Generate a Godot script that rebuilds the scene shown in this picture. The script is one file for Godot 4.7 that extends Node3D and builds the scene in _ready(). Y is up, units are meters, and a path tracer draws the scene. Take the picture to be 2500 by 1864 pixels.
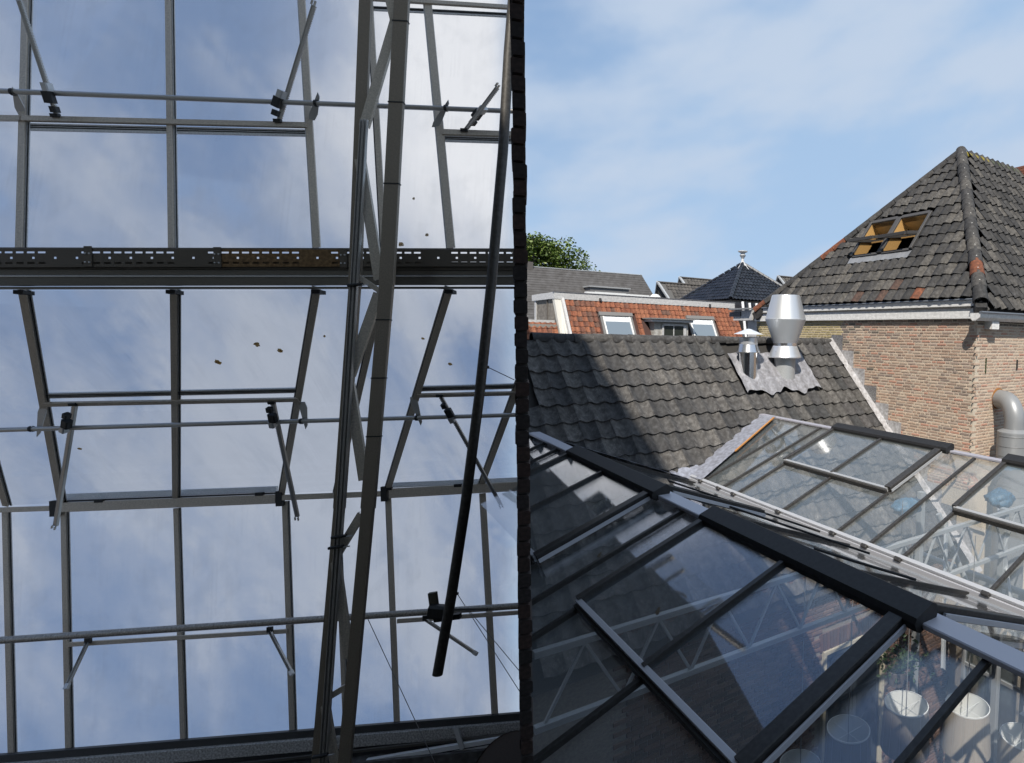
extends Node3D
# A glass-roofed courtyard between old brick houses, seen from an upper window, beside a tall steel glasshouse front against the sky.
# Heights are metres above the camera's eye (EYE metres over the ground). Site axes: x = across the court (u), y = up, z = minus v (v runs away to the left).

const EYE := 9.0
var site := Transform3D()
var steel := Transform3D()
var off := Vector3.ZERO
var taken := {}
var tex := {}
var rng := RandomNumberGenerator.new()
var eye_site := Vector3.ZERO
var nz := FastNoiseLite.new()
var nz2 := FastNoiseLite.new()

class Sh:
	var v := PackedVector3Array()
	var n := PackedVector3Array()
	var c := PackedColorArray()
	func tri(a: Vector3, b: Vector3, d: Vector3):
		var m := (b - a).cross(d - a).normalized()
		v.append_array(PackedVector3Array([a, d, b]))
		n.append_array(PackedVector3Array([m, m, m]))
	func trin(a: Vector3, b: Vector3, d: Vector3, na: Vector3, nb: Vector3, nd: Vector3):
		v.append_array(PackedVector3Array([a, d, b]))
		n.append_array(PackedVector3Array([na, nd, nb]))
	func quad(a: Vector3, b: Vector3, d: Vector3, e: Vector3):
		tri(a, b, d)
		tri(a, d, e)
	func quadn(a: Vector3, b: Vector3, d: Vector3, e: Vector3, na: Vector3, nb: Vector3, nd: Vector3, ne: Vector3):
		trin(a, b, d, na, nb, nd)
		trin(a, d, e, na, nd, ne)
	func hexa(p: Array) -> Sh:
		quad(p[4], p[5], p[6], p[7])
		quad(p[3], p[2], p[1], p[0])
		for i in 4:
			var j := (i + 1) % 4
			quad(p[i], p[j], p[j + 4], p[i + 4])
		return self
	func box(a: Vector3, b: Vector3) -> Sh:
		var lo := a.min(b)
		var hi := a.max(b)
		hexa([Vector3(lo.x, lo.y, hi.z), Vector3(hi.x, lo.y, hi.z), Vector3(hi.x, lo.y, lo.z), lo, Vector3(lo.x, hi.y, hi.z), hi, Vector3(hi.x, hi.y, lo.z), Vector3(lo.x, hi.y, lo.z)])
		return self
	func extr(p: Vector3, q: Vector3, poly: PackedVector2Array, up: Vector3) -> Sh:
		# poly in (up, side) coordinates
		var d := (q - p).normalized()
		var s := d.cross(up).normalized()
		var u := s.cross(d)
		var m := poly.size()
		for i in m:
			var a := u * poly[i].x + s * poly[i].y
			var b := u * poly[(i + 1) % m].x + s * poly[(i + 1) % m].y
			quad(p + a, p + b, q + b, q + a)
		for i in range(1, m - 1):
			var a0 := u * poly[0].x + s * poly[0].y
			var a1 := u * poly[i].x + s * poly[i].y
			var a2 := u * poly[i + 1].x + s * poly[i + 1].y
			tri(q + a0, q + a1, q + a2)
			tri(p + a0, p + a2, p + a1)
		return self
	func bar(p: Vector3, q: Vector3, w: float, t: float, up: Vector3, cham := 0.12) -> Sh:
		var a := t / 2
		var b := w / 2
		var k := minf(a, b) * cham
		extr(p, q, PackedVector2Array([Vector2(-a, -b + k), Vector2(-a + k, -b), Vector2(a - k, -b), Vector2(a, -b + k), Vector2(a, b - k), Vector2(a - k, b), Vector2(-a + k, b), Vector2(-a, b - k)]), up)
		return self
	func channel(p: Vector3, q: Vector3, w: float, t: float, up: Vector3, th := 0.006) -> Sh:
		# a U profile, open towards up
		var a := t / 2
		var b := w / 2
		extr(p - Vector3.ZERO, q, PackedVector2Array([Vector2(-a, -b), Vector2(-a + th, -b), Vector2(-a + th, b), Vector2(-a, b)]), up)
		extr(p, q, PackedVector2Array([Vector2(-a + th, -b), Vector2(a, -b), Vector2(a, -b + th), Vector2(-a + th, -b + th)]), up)
		extr(p, q, PackedVector2Array([Vector2(-a + th, b - th), Vector2(a, b - th), Vector2(a, b), Vector2(-a + th, b)]), up)
		return self
	func tube(pts: Array, r: float, seg := 12, caps := true) -> Sh:
		var rings := []
		var up := Vector3(0.13, 0.97, 0.21)
		for i in pts.size():
			var d: Vector3 = (pts[mini(i + 1, pts.size() - 1)] - pts[maxi(i - 1, 0)]).normalized()
			var s := d.cross(up).normalized()
			var u := s.cross(d)
			var ring := []
			for k in seg:
				var a := TAU * k / seg
				ring.append(u * cos(a) + s * sin(a))
			rings.append(ring)
		for i in pts.size() - 1:
			for k in seg:
				var j := (k + 1) % seg
				var A: Vector3 = rings[i][k]
				var B: Vector3 = rings[i][j]
				var C: Vector3 = rings[i + 1][j]
				var D: Vector3 = rings[i + 1][k]
				quadn(pts[i] + A * r, pts[i] + B * r, pts[i + 1] + C * r, pts[i + 1] + D * r, A, B, C, D)
		if caps:
			var e: int = pts.size() - 1
			for k in range(1, seg - 1):
				tri(pts[0] + rings[0][0] * r, pts[0] + rings[0][k + 1] * r, pts[0] + rings[0][k] * r)
				tri(pts[e] + rings[e][0] * r, pts[e] + rings[e][k] * r, pts[e] + rings[e][k + 1] * r)
		return self
	func lathe(o: Vector3, prof: Array, seg := 32, axis := Vector3.UP) -> Sh:
		# prof: [radius, height] pairs from the bottom up, outside facing out
		var s := axis.cross(Vector3(0.3, 0.1, 0.95)).normalized()
		var u := s.cross(axis)
		for i in prof.size() - 1:
			var dr: float = prof[i + 1][0] - prof[i][0]
			var dh: float = prof[i + 1][1] - prof[i][1]
			var nr := Vector2(dh, -dr).normalized()
			for k in seg:
				var a := TAU * k / seg
				var b := TAU * (k + 1) / seg
				var ea := u * cos(a) + s * sin(a)
				var eb := u * cos(b) + s * sin(b)
				var p0: Vector3 = o + ea * prof[i][0] + axis * prof[i][1]
				var p1: Vector3 = o + eb * prof[i][0] + axis * prof[i][1]
				var p2: Vector3 = o + eb * prof[i + 1][0] + axis * prof[i + 1][1]
				var p3: Vector3 = o + ea * prof[i + 1][0] + axis * prof[i + 1][1]
				var na := ea * nr.x + axis * nr.y
				var nb := eb * nr.x + axis * nr.y
				quadn(p0, p1, p2, p3, na, nb, nb, na)
		return self
	func plate(poly: PackedVector2Array, o: Vector3, ax: Vector3, ay: Vector3, th: float) -> Sh:
		var az := ax.cross(ay).normalized() * th
		var idx := Geometry2D.triangulate_polygon(poly)
		for i in range(0, idx.size(), 3):
			var a := o + ax * poly[idx[i]].x + ay * poly[idx[i]].y
			var b := o + ax * poly[idx[i + 1]].x + ay * poly[idx[i + 1]].y
			var d := o + ax * poly[idx[i + 2]].x + ay * poly[idx[i + 2]].y
			if (b - a).cross(d - a).dot(az) < 0:
				var s := b
				b = d
				d = s
			tri(a + az, b + az, d + az)
			tri(a, d, b)
		var flip := Geometry2D.is_polygon_clockwise(poly)
		for i in poly.size():
			var j := (i + 1) % poly.size()
			var a := o + ax * poly[i].x + ay * poly[i].y
			var b := o + ax * poly[j].x + ay * poly[j].y
			if flip:
				quad(b, a, a + az, b + az)
			else:
				quad(a, b, b + az, a + az)
		return self
	func add(s: Sh, x: Transform3D, col: Color):
		v.append_array(x * s.v)
		var r := Transform3D(x.basis.orthonormalized(), Vector3.ZERO)
		n.append_array(r * s.n)
		var cc := PackedColorArray()
		cc.resize(s.v.size())
		cc.fill(col)
		c.append_array(cc)
	func mesh() -> ArrayMesh:
		var a := []
		a.resize(Mesh.ARRAY_MAX)
		a[Mesh.ARRAY_VERTEX] = v
		a[Mesh.ARRAY_NORMAL] = n
		if c.size() == v.size() and c.size() > 0:
			a[Mesh.ARRAY_COLOR] = c
		var m := ArrayMesh.new()
		m.add_surface_from_arrays(Mesh.PRIMITIVE_TRIANGLES, a)
		return m

# ---------- naming and parenting

func numbered(called: String) -> String:
	taken[called] = taken.get(called, 0) + 1
	return called if taken[called] == 1 else "%s_%03d" % [called, taken[called] - 1]

func thing(called: String, label: String, cat: String, fr: Transform3D, base: Vector3, group := "") -> Node3D:
	var o := Node3D.new()
	o.name = numbered(called)
	add_child(o)
	o.transform = Transform3D(fr.basis, fr * base)
	o.set_meta("label", label)
	o.set_meta("category", cat)
	if group:
		o.set_meta("group", group)
	off = -base
	return o

func part(called: String, sh: Sh, mat: Material, parent: Node3D) -> MeshInstance3D:
	return part_mesh(called, sh.mesh(), mat, parent, Transform3D())

func part_mesh(called: String, m: Mesh, mat: Material, parent: Node3D, x: Transform3D) -> MeshInstance3D:
	var o := MeshInstance3D.new()
	o.name = called
	o.mesh = m
	o.material_override = mat
	parent.add_child(o, true)
	o.transform = x if parent is MeshInstance3D else Transform3D(x.basis, x.origin + off)
	return o

func single(called: String, label: String, cat: String, fr: Transform3D, base: Vector3, sh: Sh, mat: Material, group := "") -> MeshInstance3D:
	for i in sh.v.size():
		sh.v[i] -= base
	var o := MeshInstance3D.new()
	o.name = numbered(called)
	o.mesh = sh.mesh()
	o.material_override = mat
	add_child(o)
	o.transform = Transform3D(fr.basis, fr * base)
	o.set_meta("label", label)
	o.set_meta("category", cat)
	if group:
		o.set_meta("group", group)
	return o

func struct(called: String, label: String, cat: String, fr: Transform3D, sh: Sh, mat: Material) -> MeshInstance3D:
	var o := single(called, label, cat, fr, Vector3.ZERO, sh, mat)
	o.set_meta("kind", "structure")
	return o

func S(u: float, v: float, y: float) -> Vector3:
	return Vector3(u, y, -v)

# ---------- materials

func noise_tex(called: String, sd: int, freq: float, lo: float, hi: float, kind := 0, size := 384, warm := 0.0, specks := false) -> ImageTexture:
	var f := FastNoiseLite.new()
	f.seed = sd
	f.frequency = freq
	f.fractal_octaves = 5
	f.noise_type = FastNoiseLite.TYPE_CELLULAR if kind == 1 else FastNoiseLite.TYPE_SIMPLEX_SMOOTH
	if kind == 1:
		f.cellular_return_type = FastNoiseLite.RETURN_CELL_VALUE
		f.fractal_octaves = 2
	var im := f.get_seamless_image(size, size)
	im.convert(Image.FORMAT_L8)
	var src := im.get_data()
	var spot := PackedByteArray()
	if specks:
		f.seed = sd + 50
		f.frequency = 0.085
		f.fractal_octaves = 3
		var im2 := f.get_seamless_image(size, size)
		im2.convert(Image.FORMAT_L8)
		spot = im2.get_data()
	var out := PackedByteArray()
	out.resize(size * size * 3)
	for i in src.size():
		var x := lo + (hi - lo) * src[i] / 255.0
		if specks:
			x = x * 0.86 + 0.42 * smoothstep(0.70, 0.80, spot[i] / 255.0) * smoothstep(0.45, 0.7, src[i] / 255.0) - 0.16 * smoothstep(0.35, 0.2, spot[i] / 255.0)
		out[i * 3] = int(clampf(x * 255, 0, 255))
		out[i * 3 + 1] = int(clampf((x - warm * (1.0 - x)) * 255, 0, 255))
		out[i * 3 + 2] = int(clampf((x - 2 * warm * (1.0 - x)) * 255, 0, 255))
	tex[called] = ImageTexture.create_from_image(Image.create_from_data(size, size, false, Image.FORMAT_RGB8, out))
	return tex[called]

func M(r: float, g: float, b: float, rough: float, metal := 0.0, t := "", scale := 1.0, bump := 0.0) -> StandardMaterial3D:
	var m := StandardMaterial3D.new()
	m.albedo_color = Color(r, g, b).linear_to_srgb()
	m.roughness = rough
	m.metallic = metal
	if t:
		m.albedo_texture = tex[t]
		m.uv1_triplanar = true
		m.uv1_world_triplanar = true
		m.uv1_scale = Vector3.ONE * scale
		if bump > 0:
			m.heightmap_enabled = true
			m.heightmap_texture = tex[t]
			m.heightmap_scale = bump
	return m

func glass(r: float, g: float, b: float, a: float) -> StandardMaterial3D:
	var m := StandardMaterial3D.new()
	m.transparency = BaseMaterial3D.TRANSPARENCY_ALPHA
	m.albedo_color = Color(Color(r, g, b).linear_to_srgb(), a)
	m.roughness = 0.03
	return m

func tinted(tones: Array, rough: float, t: String, scale: float, bump := 0.0) -> Array:
	# one material per tone, and last one that takes vertex colours
	var a := []
	for c: Color in tones:
		a.append(M(c.r, c.g, c.b, rough, 0.0, t, scale, bump))
	var m := M(1, 1, 1, rough, 0.0, t, scale, bump)
	m.vertex_color_use_as_albedo = true
	a.append(m)
	return a

# ---------- repeated pieces

func pantile(w: float, l: float, amp: float, convex := false, steps := 9) -> Sh:
	# origin at the middle of the lower end; x along the row, y out of the roof, z down the slope
	var s := Sh.new()
	var th := 0.015
	var P := []
	var N := []
	for i in steps + 1:
		var t := 1.06 * i / steps
		var y := 0.0
		var dy := 0.0
		if convex:
			var q := clampf(t / 0.82, 0, 1)
			y = amp * pow(sin(PI * q), 0.7) if t < 0.82 else amp * 0.25 * (t - 0.82) / 0.24
		else:
			y = amp * pow(0.5 + 0.5 * cos(TAU * t - 0.5), 1.3)
		var z := -0.05 * pow(absf(2 * t / 0.82 - 1), 3.0) if convex and t < 0.82 else (-0.05 if convex else 0.0)
		P.append(Vector3((t - 0.5) * w, y, z))
	for i in steps + 1:
		var d: Vector3 = P[mini(i + 1, steps)] - P[maxi(i - 1, 0)]
		N.append(Vector3(-d.y, d.x, 0).normalized())
	var back := Vector3(0, 0, -l)
	var dn := Vector3(0, -th, 0)
	for i in steps:
		var a: Vector3 = P[i]
		var b: Vector3 = P[i + 1]
		s.quadn(a, b, b + back - Vector3(0, 0, b.z), a + back - Vector3(0, 0, a.z), N[i], N[i + 1], N[i + 1], N[i])
		s.quad(a + dn, b + dn, b, a)
	var r: Vector3 = P[steps]
	s.quad(r + dn, r + dn + back, r + back, r)
	return s

func ridge_tile(l: float, r0: float, r1: float, seg := 9) -> Sh:
	# half a pipe along z, wider at z = 0
	var s := Sh.new()
	for i in seg:
		var a := PI * i / seg - 0.1 + 0.2 * i / seg
		var b := PI * (i + 1) / seg - 0.1 + 0.2 * (i + 1) / seg
		var ea := Vector3(cos(a), sin(a), 0)
		var eb := Vector3(cos(b), sin(b), 0)
		s.quadn(eb * r0, ea * r0, ea * r1 + Vector3(0, 0, -l), eb * r1 + Vector3(0, 0, -l), eb, ea, ea, eb)
		s.quad(eb * (r0 - 0.016), ea * (r0 - 0.016), ea * r0, eb * r0)
	return s

func lay(list: Array, unit: Array, called: String, mats: Array, tones: Array, parent: Node3D, most: int):
	# list of [distance, transform, tone, which unit]; the nearest become parts, the rest one mesh of kind stuff
	list.sort_custom(func(a, b): return a[0] < b[0])
	var meshes := []
	for s: Sh in unit:
		meshes.append(s.mesh())
	var rest := Sh.new()
	for i in list.size():
		var e: Array = list[i]
		if i < most:
			part_mesh(called, meshes[e[3]], mats[e[2]], parent, e[1])
		else:
			rest.add(unit[e[3]], e[1], tones[e[2]])
	if rest.v.size():
		var o := part(called + "_field", rest, mats[mats.size() - 1], parent)
		o.set_meta("kind", "stuff")

func tile_list(o: Vector3, al: Vector3, up: Vector3, nm: Vector3, cols: int, rows: int, w: float, row: float, keep: Callable, pick: Callable, lift := 0.03) -> Array:
	var a := []
	for j in rows:
		for i in cols:
			var x := (i + 0.5) * w
			var s := j * row
			if not keep.call(x, s):
				continue
			var tilt := -atan2(lift, row) + rng.randf_range(-0.012, 0.012)
			var z := (-up).rotated(al, tilt)
			var yy := nm.rotated(al, tilt)
			var roll := rng.randf_range(-0.022, 0.022)
			var b := Basis(al.rotated(yy, roll), yy, z.rotated(yy, roll))
			var at := o + al * x + up * (s + rng.randf_range(-0.006, 0.006)) + nm * (lift + 0.012 + rng.randf_range(-0.004, 0.007))
			a.append([at.distance_to(eye_site), Transform3D(b, at), pick.call(i, j), 0])
	return a

func brick_units(bl: float, ch: float, joint: float, deep: float) -> Array:
	var u := []
	for k in 2:
		var l := (bl if k == 0 else bl / 2) - joint
		var h := ch - joint
		var s := Sh.new()
		var c := 0.004
		# front face on +z with worn corners
		var f := [Vector3(-l / 2 + c, c, deep), Vector3(l / 2 - c, c * 1.5, deep), Vector3(l / 2 - c * 2, h - c, deep), Vector3(-l / 2 + c, h - c, deep)]
		var g := [Vector3(-l / 2, 0, deep - c), Vector3(l / 2, 0, deep - c), Vector3(l / 2, h, deep - c), Vector3(-l / 2, h, deep - c)]
		s.quad(f[0], f[1], f[2], f[3])
		for i in 4:
			var j := (i + 1) % 4
			s.quad(g[i], g[j], f[j], f[i])
			var back := Vector3(0, 0, -deep)
			s.quad(g[i] + back, g[j] + back, g[j], g[i])
		u.append(s)
	return u

func brick_list(o: Vector3, al: Vector3, nm: Vector3, length: float, courses: int, bl: float, ch: float, keep: Callable, pick: Callable, deep := 0.0, rough := 0.003) -> Array:
	var a := []
	for j in courses:
		var x := -bl * (0.25 if j % 2 else 0.5)
		var k := j
		while x < length:
			var head := 1 if rng.randf() < 0.33 else 0
			var l := bl if head == 0 else bl / 2
			var m := x + l / 2
			if m > 0 and m < length and keep.call(m, j * ch):
				var at := o + al * m + Vector3.UP * (j * ch + rng.randf_range(-0.002, 0.002)) + nm * (deep + rng.randf_range(-rough, rough))
				a.append([at.distance_to(eye_site), Transform3D(Basis(al, Vector3.UP, nm).rotated(nm, rng.randf_range(-0.012, 0.012)), at), pick.call(m, j * ch), head])
			x += l
			k += 1
	return a

# ---------- sky

func lin(r: int, g: int, b: int) -> Color:
	return Color8(r, g, b).srgb_to_linear()

var sky_blue_l := lin(120, 143, 180)
var sky_pale_l := lin(186, 193, 206)
var sky_white := lin(243, 245, 250)
var sky_deep_r := lin(112, 150, 198)
var sky_mid_r := lin(166, 198, 233)
var sky_low_r := lin(172, 205, 238)
var sky_cirrus := lin(196, 211, 231)

func sky_color(d: Vector3) -> Color:
	var az := rad_to_deg(atan2(d.x, -d.z))
	var el := rad_to_deg(asin(clampf(d.y, -1, 1)))
	# broken grey-white cloud in the west (left), thin cirrus elsewhere
	var west := smoothstep(-22.0, -25.5, az) * (1.0 - smoothstep(-110.0, -165.0, az))
	var c := Color()
	if west < 1.0:
		var n := nz2.get_noise_3d(d.x * 170 + d.y * 150, d.y * 520 - d.x * 190, d.z * 170) + 0.28 * nz.get_noise_3d(d.x * 330 + d.y * 500, d.y * 1500 - d.x * 520, d.z * 330)
		var n2 := nz.get_noise_3d(d.x * 160, d.y * 330, d.z * 160)
		var g := sky_low_r.lerp(sky_mid_r, smoothstep(0.0, 14.0, el))
		g = g.lerp(sky_deep_r, smoothstep(8.0, 50.0, el) * 0.75 * (1.0 - 0.5 * smoothstep(-10.0, 22.0, az)))
		g = g.lerp(sky_deep_r, smoothstep(4.0, 34.0, el) * smoothstep(-4.0, -24.0, az) * 0.8)
		var cir := smoothstep(-0.42, 0.5, n * 0.9 + 0.5 * n2 + 0.16 * smoothstep(6.0, 30.0, el) * smoothstep(-20.0, 15.0, az))
		c = g.lerp(sky_cirrus, 0.14 + cir * 0.76)
	if west > 0.0:
		var q := nz.get_noise_3d(d.x * 190 + 60 * d.y, d.y * 105, d.z * 190)
		var q2 := nz2.get_noise_3d(d.x * 520 + 170 * d.y, d.y * 130, d.z * 520)
		var glow := smoothstep(19.0, 3.0, Vector2((az + 25.5) * 1.15, (el - 19.0) * 0.9).length())
		var veil := smoothstep(12.0, 24.0, el) * 0.16 + smoothstep(2.0, -10.0, el) * 0.16
		var cl := smoothstep(-0.30, 0.40, q * 0.95 + q2 * 0.40 + veil - 0.02 + glow * 0.35)
		var l := sky_blue_l.lerp(sky_pale_l, cl * 0.85)
		l = l.lerp(lin(104, 140, 196), smoothstep(23.0, 36.0, el) * 0.75)
		l = l.lerp(sky_white, clampf(glow * (0.66 + 0.5 * cl), 0, 1))
		c = c.lerp(l, west)
	return c

func make_sky() -> PanoramaSkyMaterial:
	var W := 1536
	var H := 768
	var data := PackedFloat32Array()
	data.resize(W * H * 3)
	var low := lin(150, 165, 180)
	for j in H:
		var th := PI * (j + 0.5) / H
		var y := cos(th)
		var s := sin(th)
		for i in W:
			var c := low
			if j < H / 2 + 2:
				var a := TAU * (i + 0.5) / W
				c = sky_color(Vector3(s * sin(a), y, -s * cos(a)))
			var k := (j * W + i) * 3
			data[k] = c.r
			data[k + 1] = c.g
			data[k + 2] = c.b
	var m := PanoramaSkyMaterial.new()
	m.panorama = ImageTexture.create_from_image(Image.create_from_data(W, H, false, Image.FORMAT_RGBF, data.to_byte_array()))
	return m

func sky_backdrop():
	# the same air and clouds carried on below the level of the terrace, where the ground ends
	var a0 := -112.0
	var a1 := -22.5
	var e0 := -52.0
	var e1 := 1.0
	var W := 900
	var H := 560
	var data := PackedFloat32Array()
	data.resize(W * H * 3)
	for j in H:
		var el := deg_to_rad(e1 + (e0 - e1) * (j + 0.5) / H)
		for i in W:
			var az := deg_to_rad(a0 + (a1 - a0) * (i + 0.5) / W)
			var c := sky_color(Vector3(cos(el) * sin(az), sin(el), -cos(el) * cos(az))) * 0.77
			var k := (j * W + i) * 3
			data[k] = c.r
			data[k + 1] = c.g
			data[k + 2] = c.b
	var m := StandardMaterial3D.new()
	m.shading_mode = BaseMaterial3D.SHADING_MODE_UNSHADED
	m.albedo_texture = ImageTexture.create_from_image(Image.create_from_data(W, H, false, Image.FORMAT_RGBF, data.to_byte_array()))
	m.texture_repeat = false
	var st := SurfaceTool.new()
	st.begin(Mesh.PRIMITIVE_TRIANGLES)
	var NX := 40
	var NY := 24
	for j in NY + 1:
		for i in NX + 1:
			var az := deg_to_rad(lerpf(a0, a1, float(i) / NX))
			var el := deg_to_rad(lerpf(e1, e0, float(j) / NY))
			var d := Vector3(cos(el) * sin(az), sin(el), -cos(el) * cos(az))
			st.set_uv(Vector2(float(i) / NX, float(j) / NY))
			st.set_normal(-d)
			st.add_vertex(d * 700.0 + Vector3(0, EYE, 0))
	for j in NY:
		for i in NX:
			var k := j * (NX + 1) + i
			for t in [k, k + 1, k + NX + 2, k, k + NX + 2, k + NX + 1]:
				st.add_index(t)
	var o := MeshInstance3D.new()
	o.name = "sky"
	o.mesh = st.commit()
	o.material_override = m
	o.set_meta("kind", "structure")
	o.set_meta("label", "hazy blue sky with broken cloud beyond the terrace edge")
	o.set_meta("category", "sky")
	add_child(o)

# ---------- the place

func _ready():
	rng.seed = 7
	nz.seed = 11
	nz.frequency = 0.011
	nz.fractal_octaves = 7
	nz.fractal_gain = 0.56
	nz.domain_warp_enabled = true
	nz.domain_warp_amplitude = 9.0
	nz2.seed = 5
	nz2.frequency = 0.012
	nz2.fractal_octaves = 5
	# camera, sky, sun
	var pitch := deg_to_rad(-4.4)
	var cam := Camera3D.new()
	cam.name = "camera"
	cam.transform = Transform3D(Basis.from_euler(Vector3(pitch, 0, 0)) * Basis(Vector3(0, 0, 1), 0.020), Vector3(0, EYE, 0))
	cam.projection = Camera3D.PROJECTION_FRUSTUM
	cam.near = 0.05
	cam.size = 2 * 0.05 * 826.0 / 1270.0
	cam.frustum_offset = Vector2(0.05 * -557.0 / 1270.0, 0)
	cam.far = 2500
	add_child(cam)
	var env := Environment.new()
	env.background_mode = Environment.BG_SKY
	env.sky = Sky.new()
	env.sky.sky_material = make_sky()
	env.background_energy_multiplier = 0.77
	env.tonemap_mode = Environment.TONE_MAPPER_LINEAR
	env.tonemap_exposure = 1.3
	env.sdfgi_enabled = true
	env.ssao_enabled = true
	env.ssil_enabled = true
	var we := WorldEnvironment.new()
	we.name = "world_environment"
	we.environment = env
	add_child(we)
	var az := deg_to_rad(52.0)
	var eu := Vector3(sin(az), 0, -cos(az))
	var ev := Vector3(-cos(az), 0, -sin(az))
	site = Transform3D(Basis(eu, Vector3.UP, -ev), Vector3(0, EYE, 0))
	steel = Transform3D(Basis(Vector3(0.990179, 0.031585, -0.136194), Vector3(-0.042318, 0.99616, -0.07665), Vector3(0.13325, 0.081661, 0.987712)).orthonormalized(), Vector3(-10.5165, 0.69045 + EYE, -8.07677))
	var sun := DirectionalLight3D.new()
	sun.name = "sun"
	sun.basis = Basis.looking_at(eu * 1.0 + ev * 1.15 + Vector3.UP * -1.89)
	sun.light_energy = 1.55
	sun.light_color = Color(1.0, 0.97, 0.925)
	sun.light_angular_distance = 0.5
	sun.shadow_enabled = true
	add_child(sun)
	# surfaces
	noise_tex("grain", 1, 0.03, 0.78, 1.0)
	noise_tex("fine", 2, 0.09, 0.7, 1.0)
	noise_tex("blotch", 3, 0.012, 0.6, 1.0, 0, 384, 0.05)
	noise_tex("spangle", 4, 0.05, 0.6, 1.0, 1)
	noise_tex("grime", 6, 0.02, 0.5, 1.0, 0, 512, 0.05)
	noise_tex("tile", 9, 0.022, 0.42, 0.98, 0, 512, 0.02, true)
	build_setting()
	build_old_buildings()
	build_tiled_house()
	build_hip_house()
	build_far_houses()
	build_glass_roofs()
	build_under_glass()
	build_steel_front()
	build_steel_fittings()

func build_setting():
	sky_backdrop()
	var g := Sh.new()
	var W3 := func(x: float, z: float, y: float): return Vector3(x, y, -z)
	var a := [W3.call(-700, -700, 0), W3.call(700, -700, 0), W3.call(700, 10.9, 0), W3.call(-700, 10.9, 0)]
	g.quad(a[0], a[1], a[2], a[3])
	g.quad(W3.call(-4.70, 10.9, 0), W3.call(700, 10.9, 0), W3.call(700, 690, 0), W3.call(-297.5, 690, 0))
	struct("ground", "grey paved ground of the courtyard and the streets beyond", "ground", Transform3D(), g, M(0.12, 0.115, 0.11, 0.9, 0, "blotch", 0.3))

func build_old_buildings():
	var brick := M(0.075, 0.045, 0.034, 0.9, 0, "grime", 1.2)
	var s := Sh.new()
	s.box(S(-14, -16, -9), S(-6, -4.2, 16.9))
	s.hexa([S(-14, -4.2, -9), S(-6, -4.2, -9), S(-6, 0, -9), S(-14, 0, -9), S(-14, -4.2, 16.9), S(-6, -4.2, 16.9), S(-6, 0, 18.3), S(-14, 0, 18.3)])
	var o := thing("brick_building", "tall dark brick building that shades the court", "building", site, S(-10, -8, -9))
	part("wall", s, brick, o)
	var pale := thing("pale_building", "tall pale rendered building that shades the steel glasshouse", "building", site, S(-10, 6, -9))
	part("wall", Sh.new().box(S(-14, 0.003, -9), S(-6.003, 12, 24)), M(0.66, 0.61, 0.52, 0.9, 0, "grain", 0.5), pale)
	off = -S(-10, -8, -9)
	var low := Sh.new()
	low.box(S(-5.99, -15.99, -9), S(-0.45, 0.9, 6.0))
	part("wall", low, brick, o)
	o = thing("court_wall", "plain brick wall closing the far end of the glazed court", "wall", site, S(4, -2, -9))
	part("wall", Sh.new().box(S(-0.4, -2.3, -9), S(12, -2.0, -1.75)), brick, o)
	# brick pier at the edge of the view
	o = thing("brick_pier", "tall dark brick pier with ragged ends between the glasshouse and the roofs", "pier", site, S(0.66, 2.5, -2.4))
	var dir := S(0.2692, 1, 0).normalized()
	var side := dir.cross(Vector3.UP)
	var p0 := S(0.2692 * 2.45, 2.45, -2.4)
	var core := Sh.new()
	core.hexa([p0 - side * 0.021, p0 + side * 0.021, p0 + side * 0.021 + dir * 5.3, p0 - side * 0.021 + dir * 5.3, p0 - side * 0.021 + Vector3.UP * 4.9, p0 + side * 0.021 + Vector3.UP * 4.9, p0 + side * 0.021 + dir * 5.3 + Vector3.UP * 4.9, p0 - side * 0.021 + dir * 5.3 + Vector3.UP * 4.9])
	part("core", core, M(0.085, 0.075, 0.065, 0.95, 0, "fine", 6), o)
	var tones := [Color(0.05, 0.03, 0.024), Color(0.04, 0.03, 0.028), Color(0.062, 0.034, 0.026), Color(0.032, 0.025, 0.022)]
	var mats := []
	for c: Color in tones:
		mats.append(M(c.r, c.g, c.b, 0.9, 0, "grime", 5))
	for j in 70:
		for k in 2:
			var h := 0.054
			var l := 0.21
			var w := 0.048 + rng.randf_range(-0.003, 0.004)
			var sh := Sh.new()
			var z0 := k * 0.225 - (0.05 if j % 2 else 0.0) * k
			var jit := rng.randf_range(-0.003, 0.003)
			sh.bar(p0 + dir * (z0 - 0.03) + side * jit + Vector3.UP * (j * 0.065 + h / 2), p0 + dir * (z0 + l - 0.03) + side * jit + Vector3.UP * (j * 0.065 + h / 2), w, h, Vector3.UP, 0.22)
			part("brick", sh, mats[rng.randi() % 4], o)

const RS := 1.02    # slope of the tiled roof
func roof_y(v: float) -> float: return -9.556 + RS * v

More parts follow.
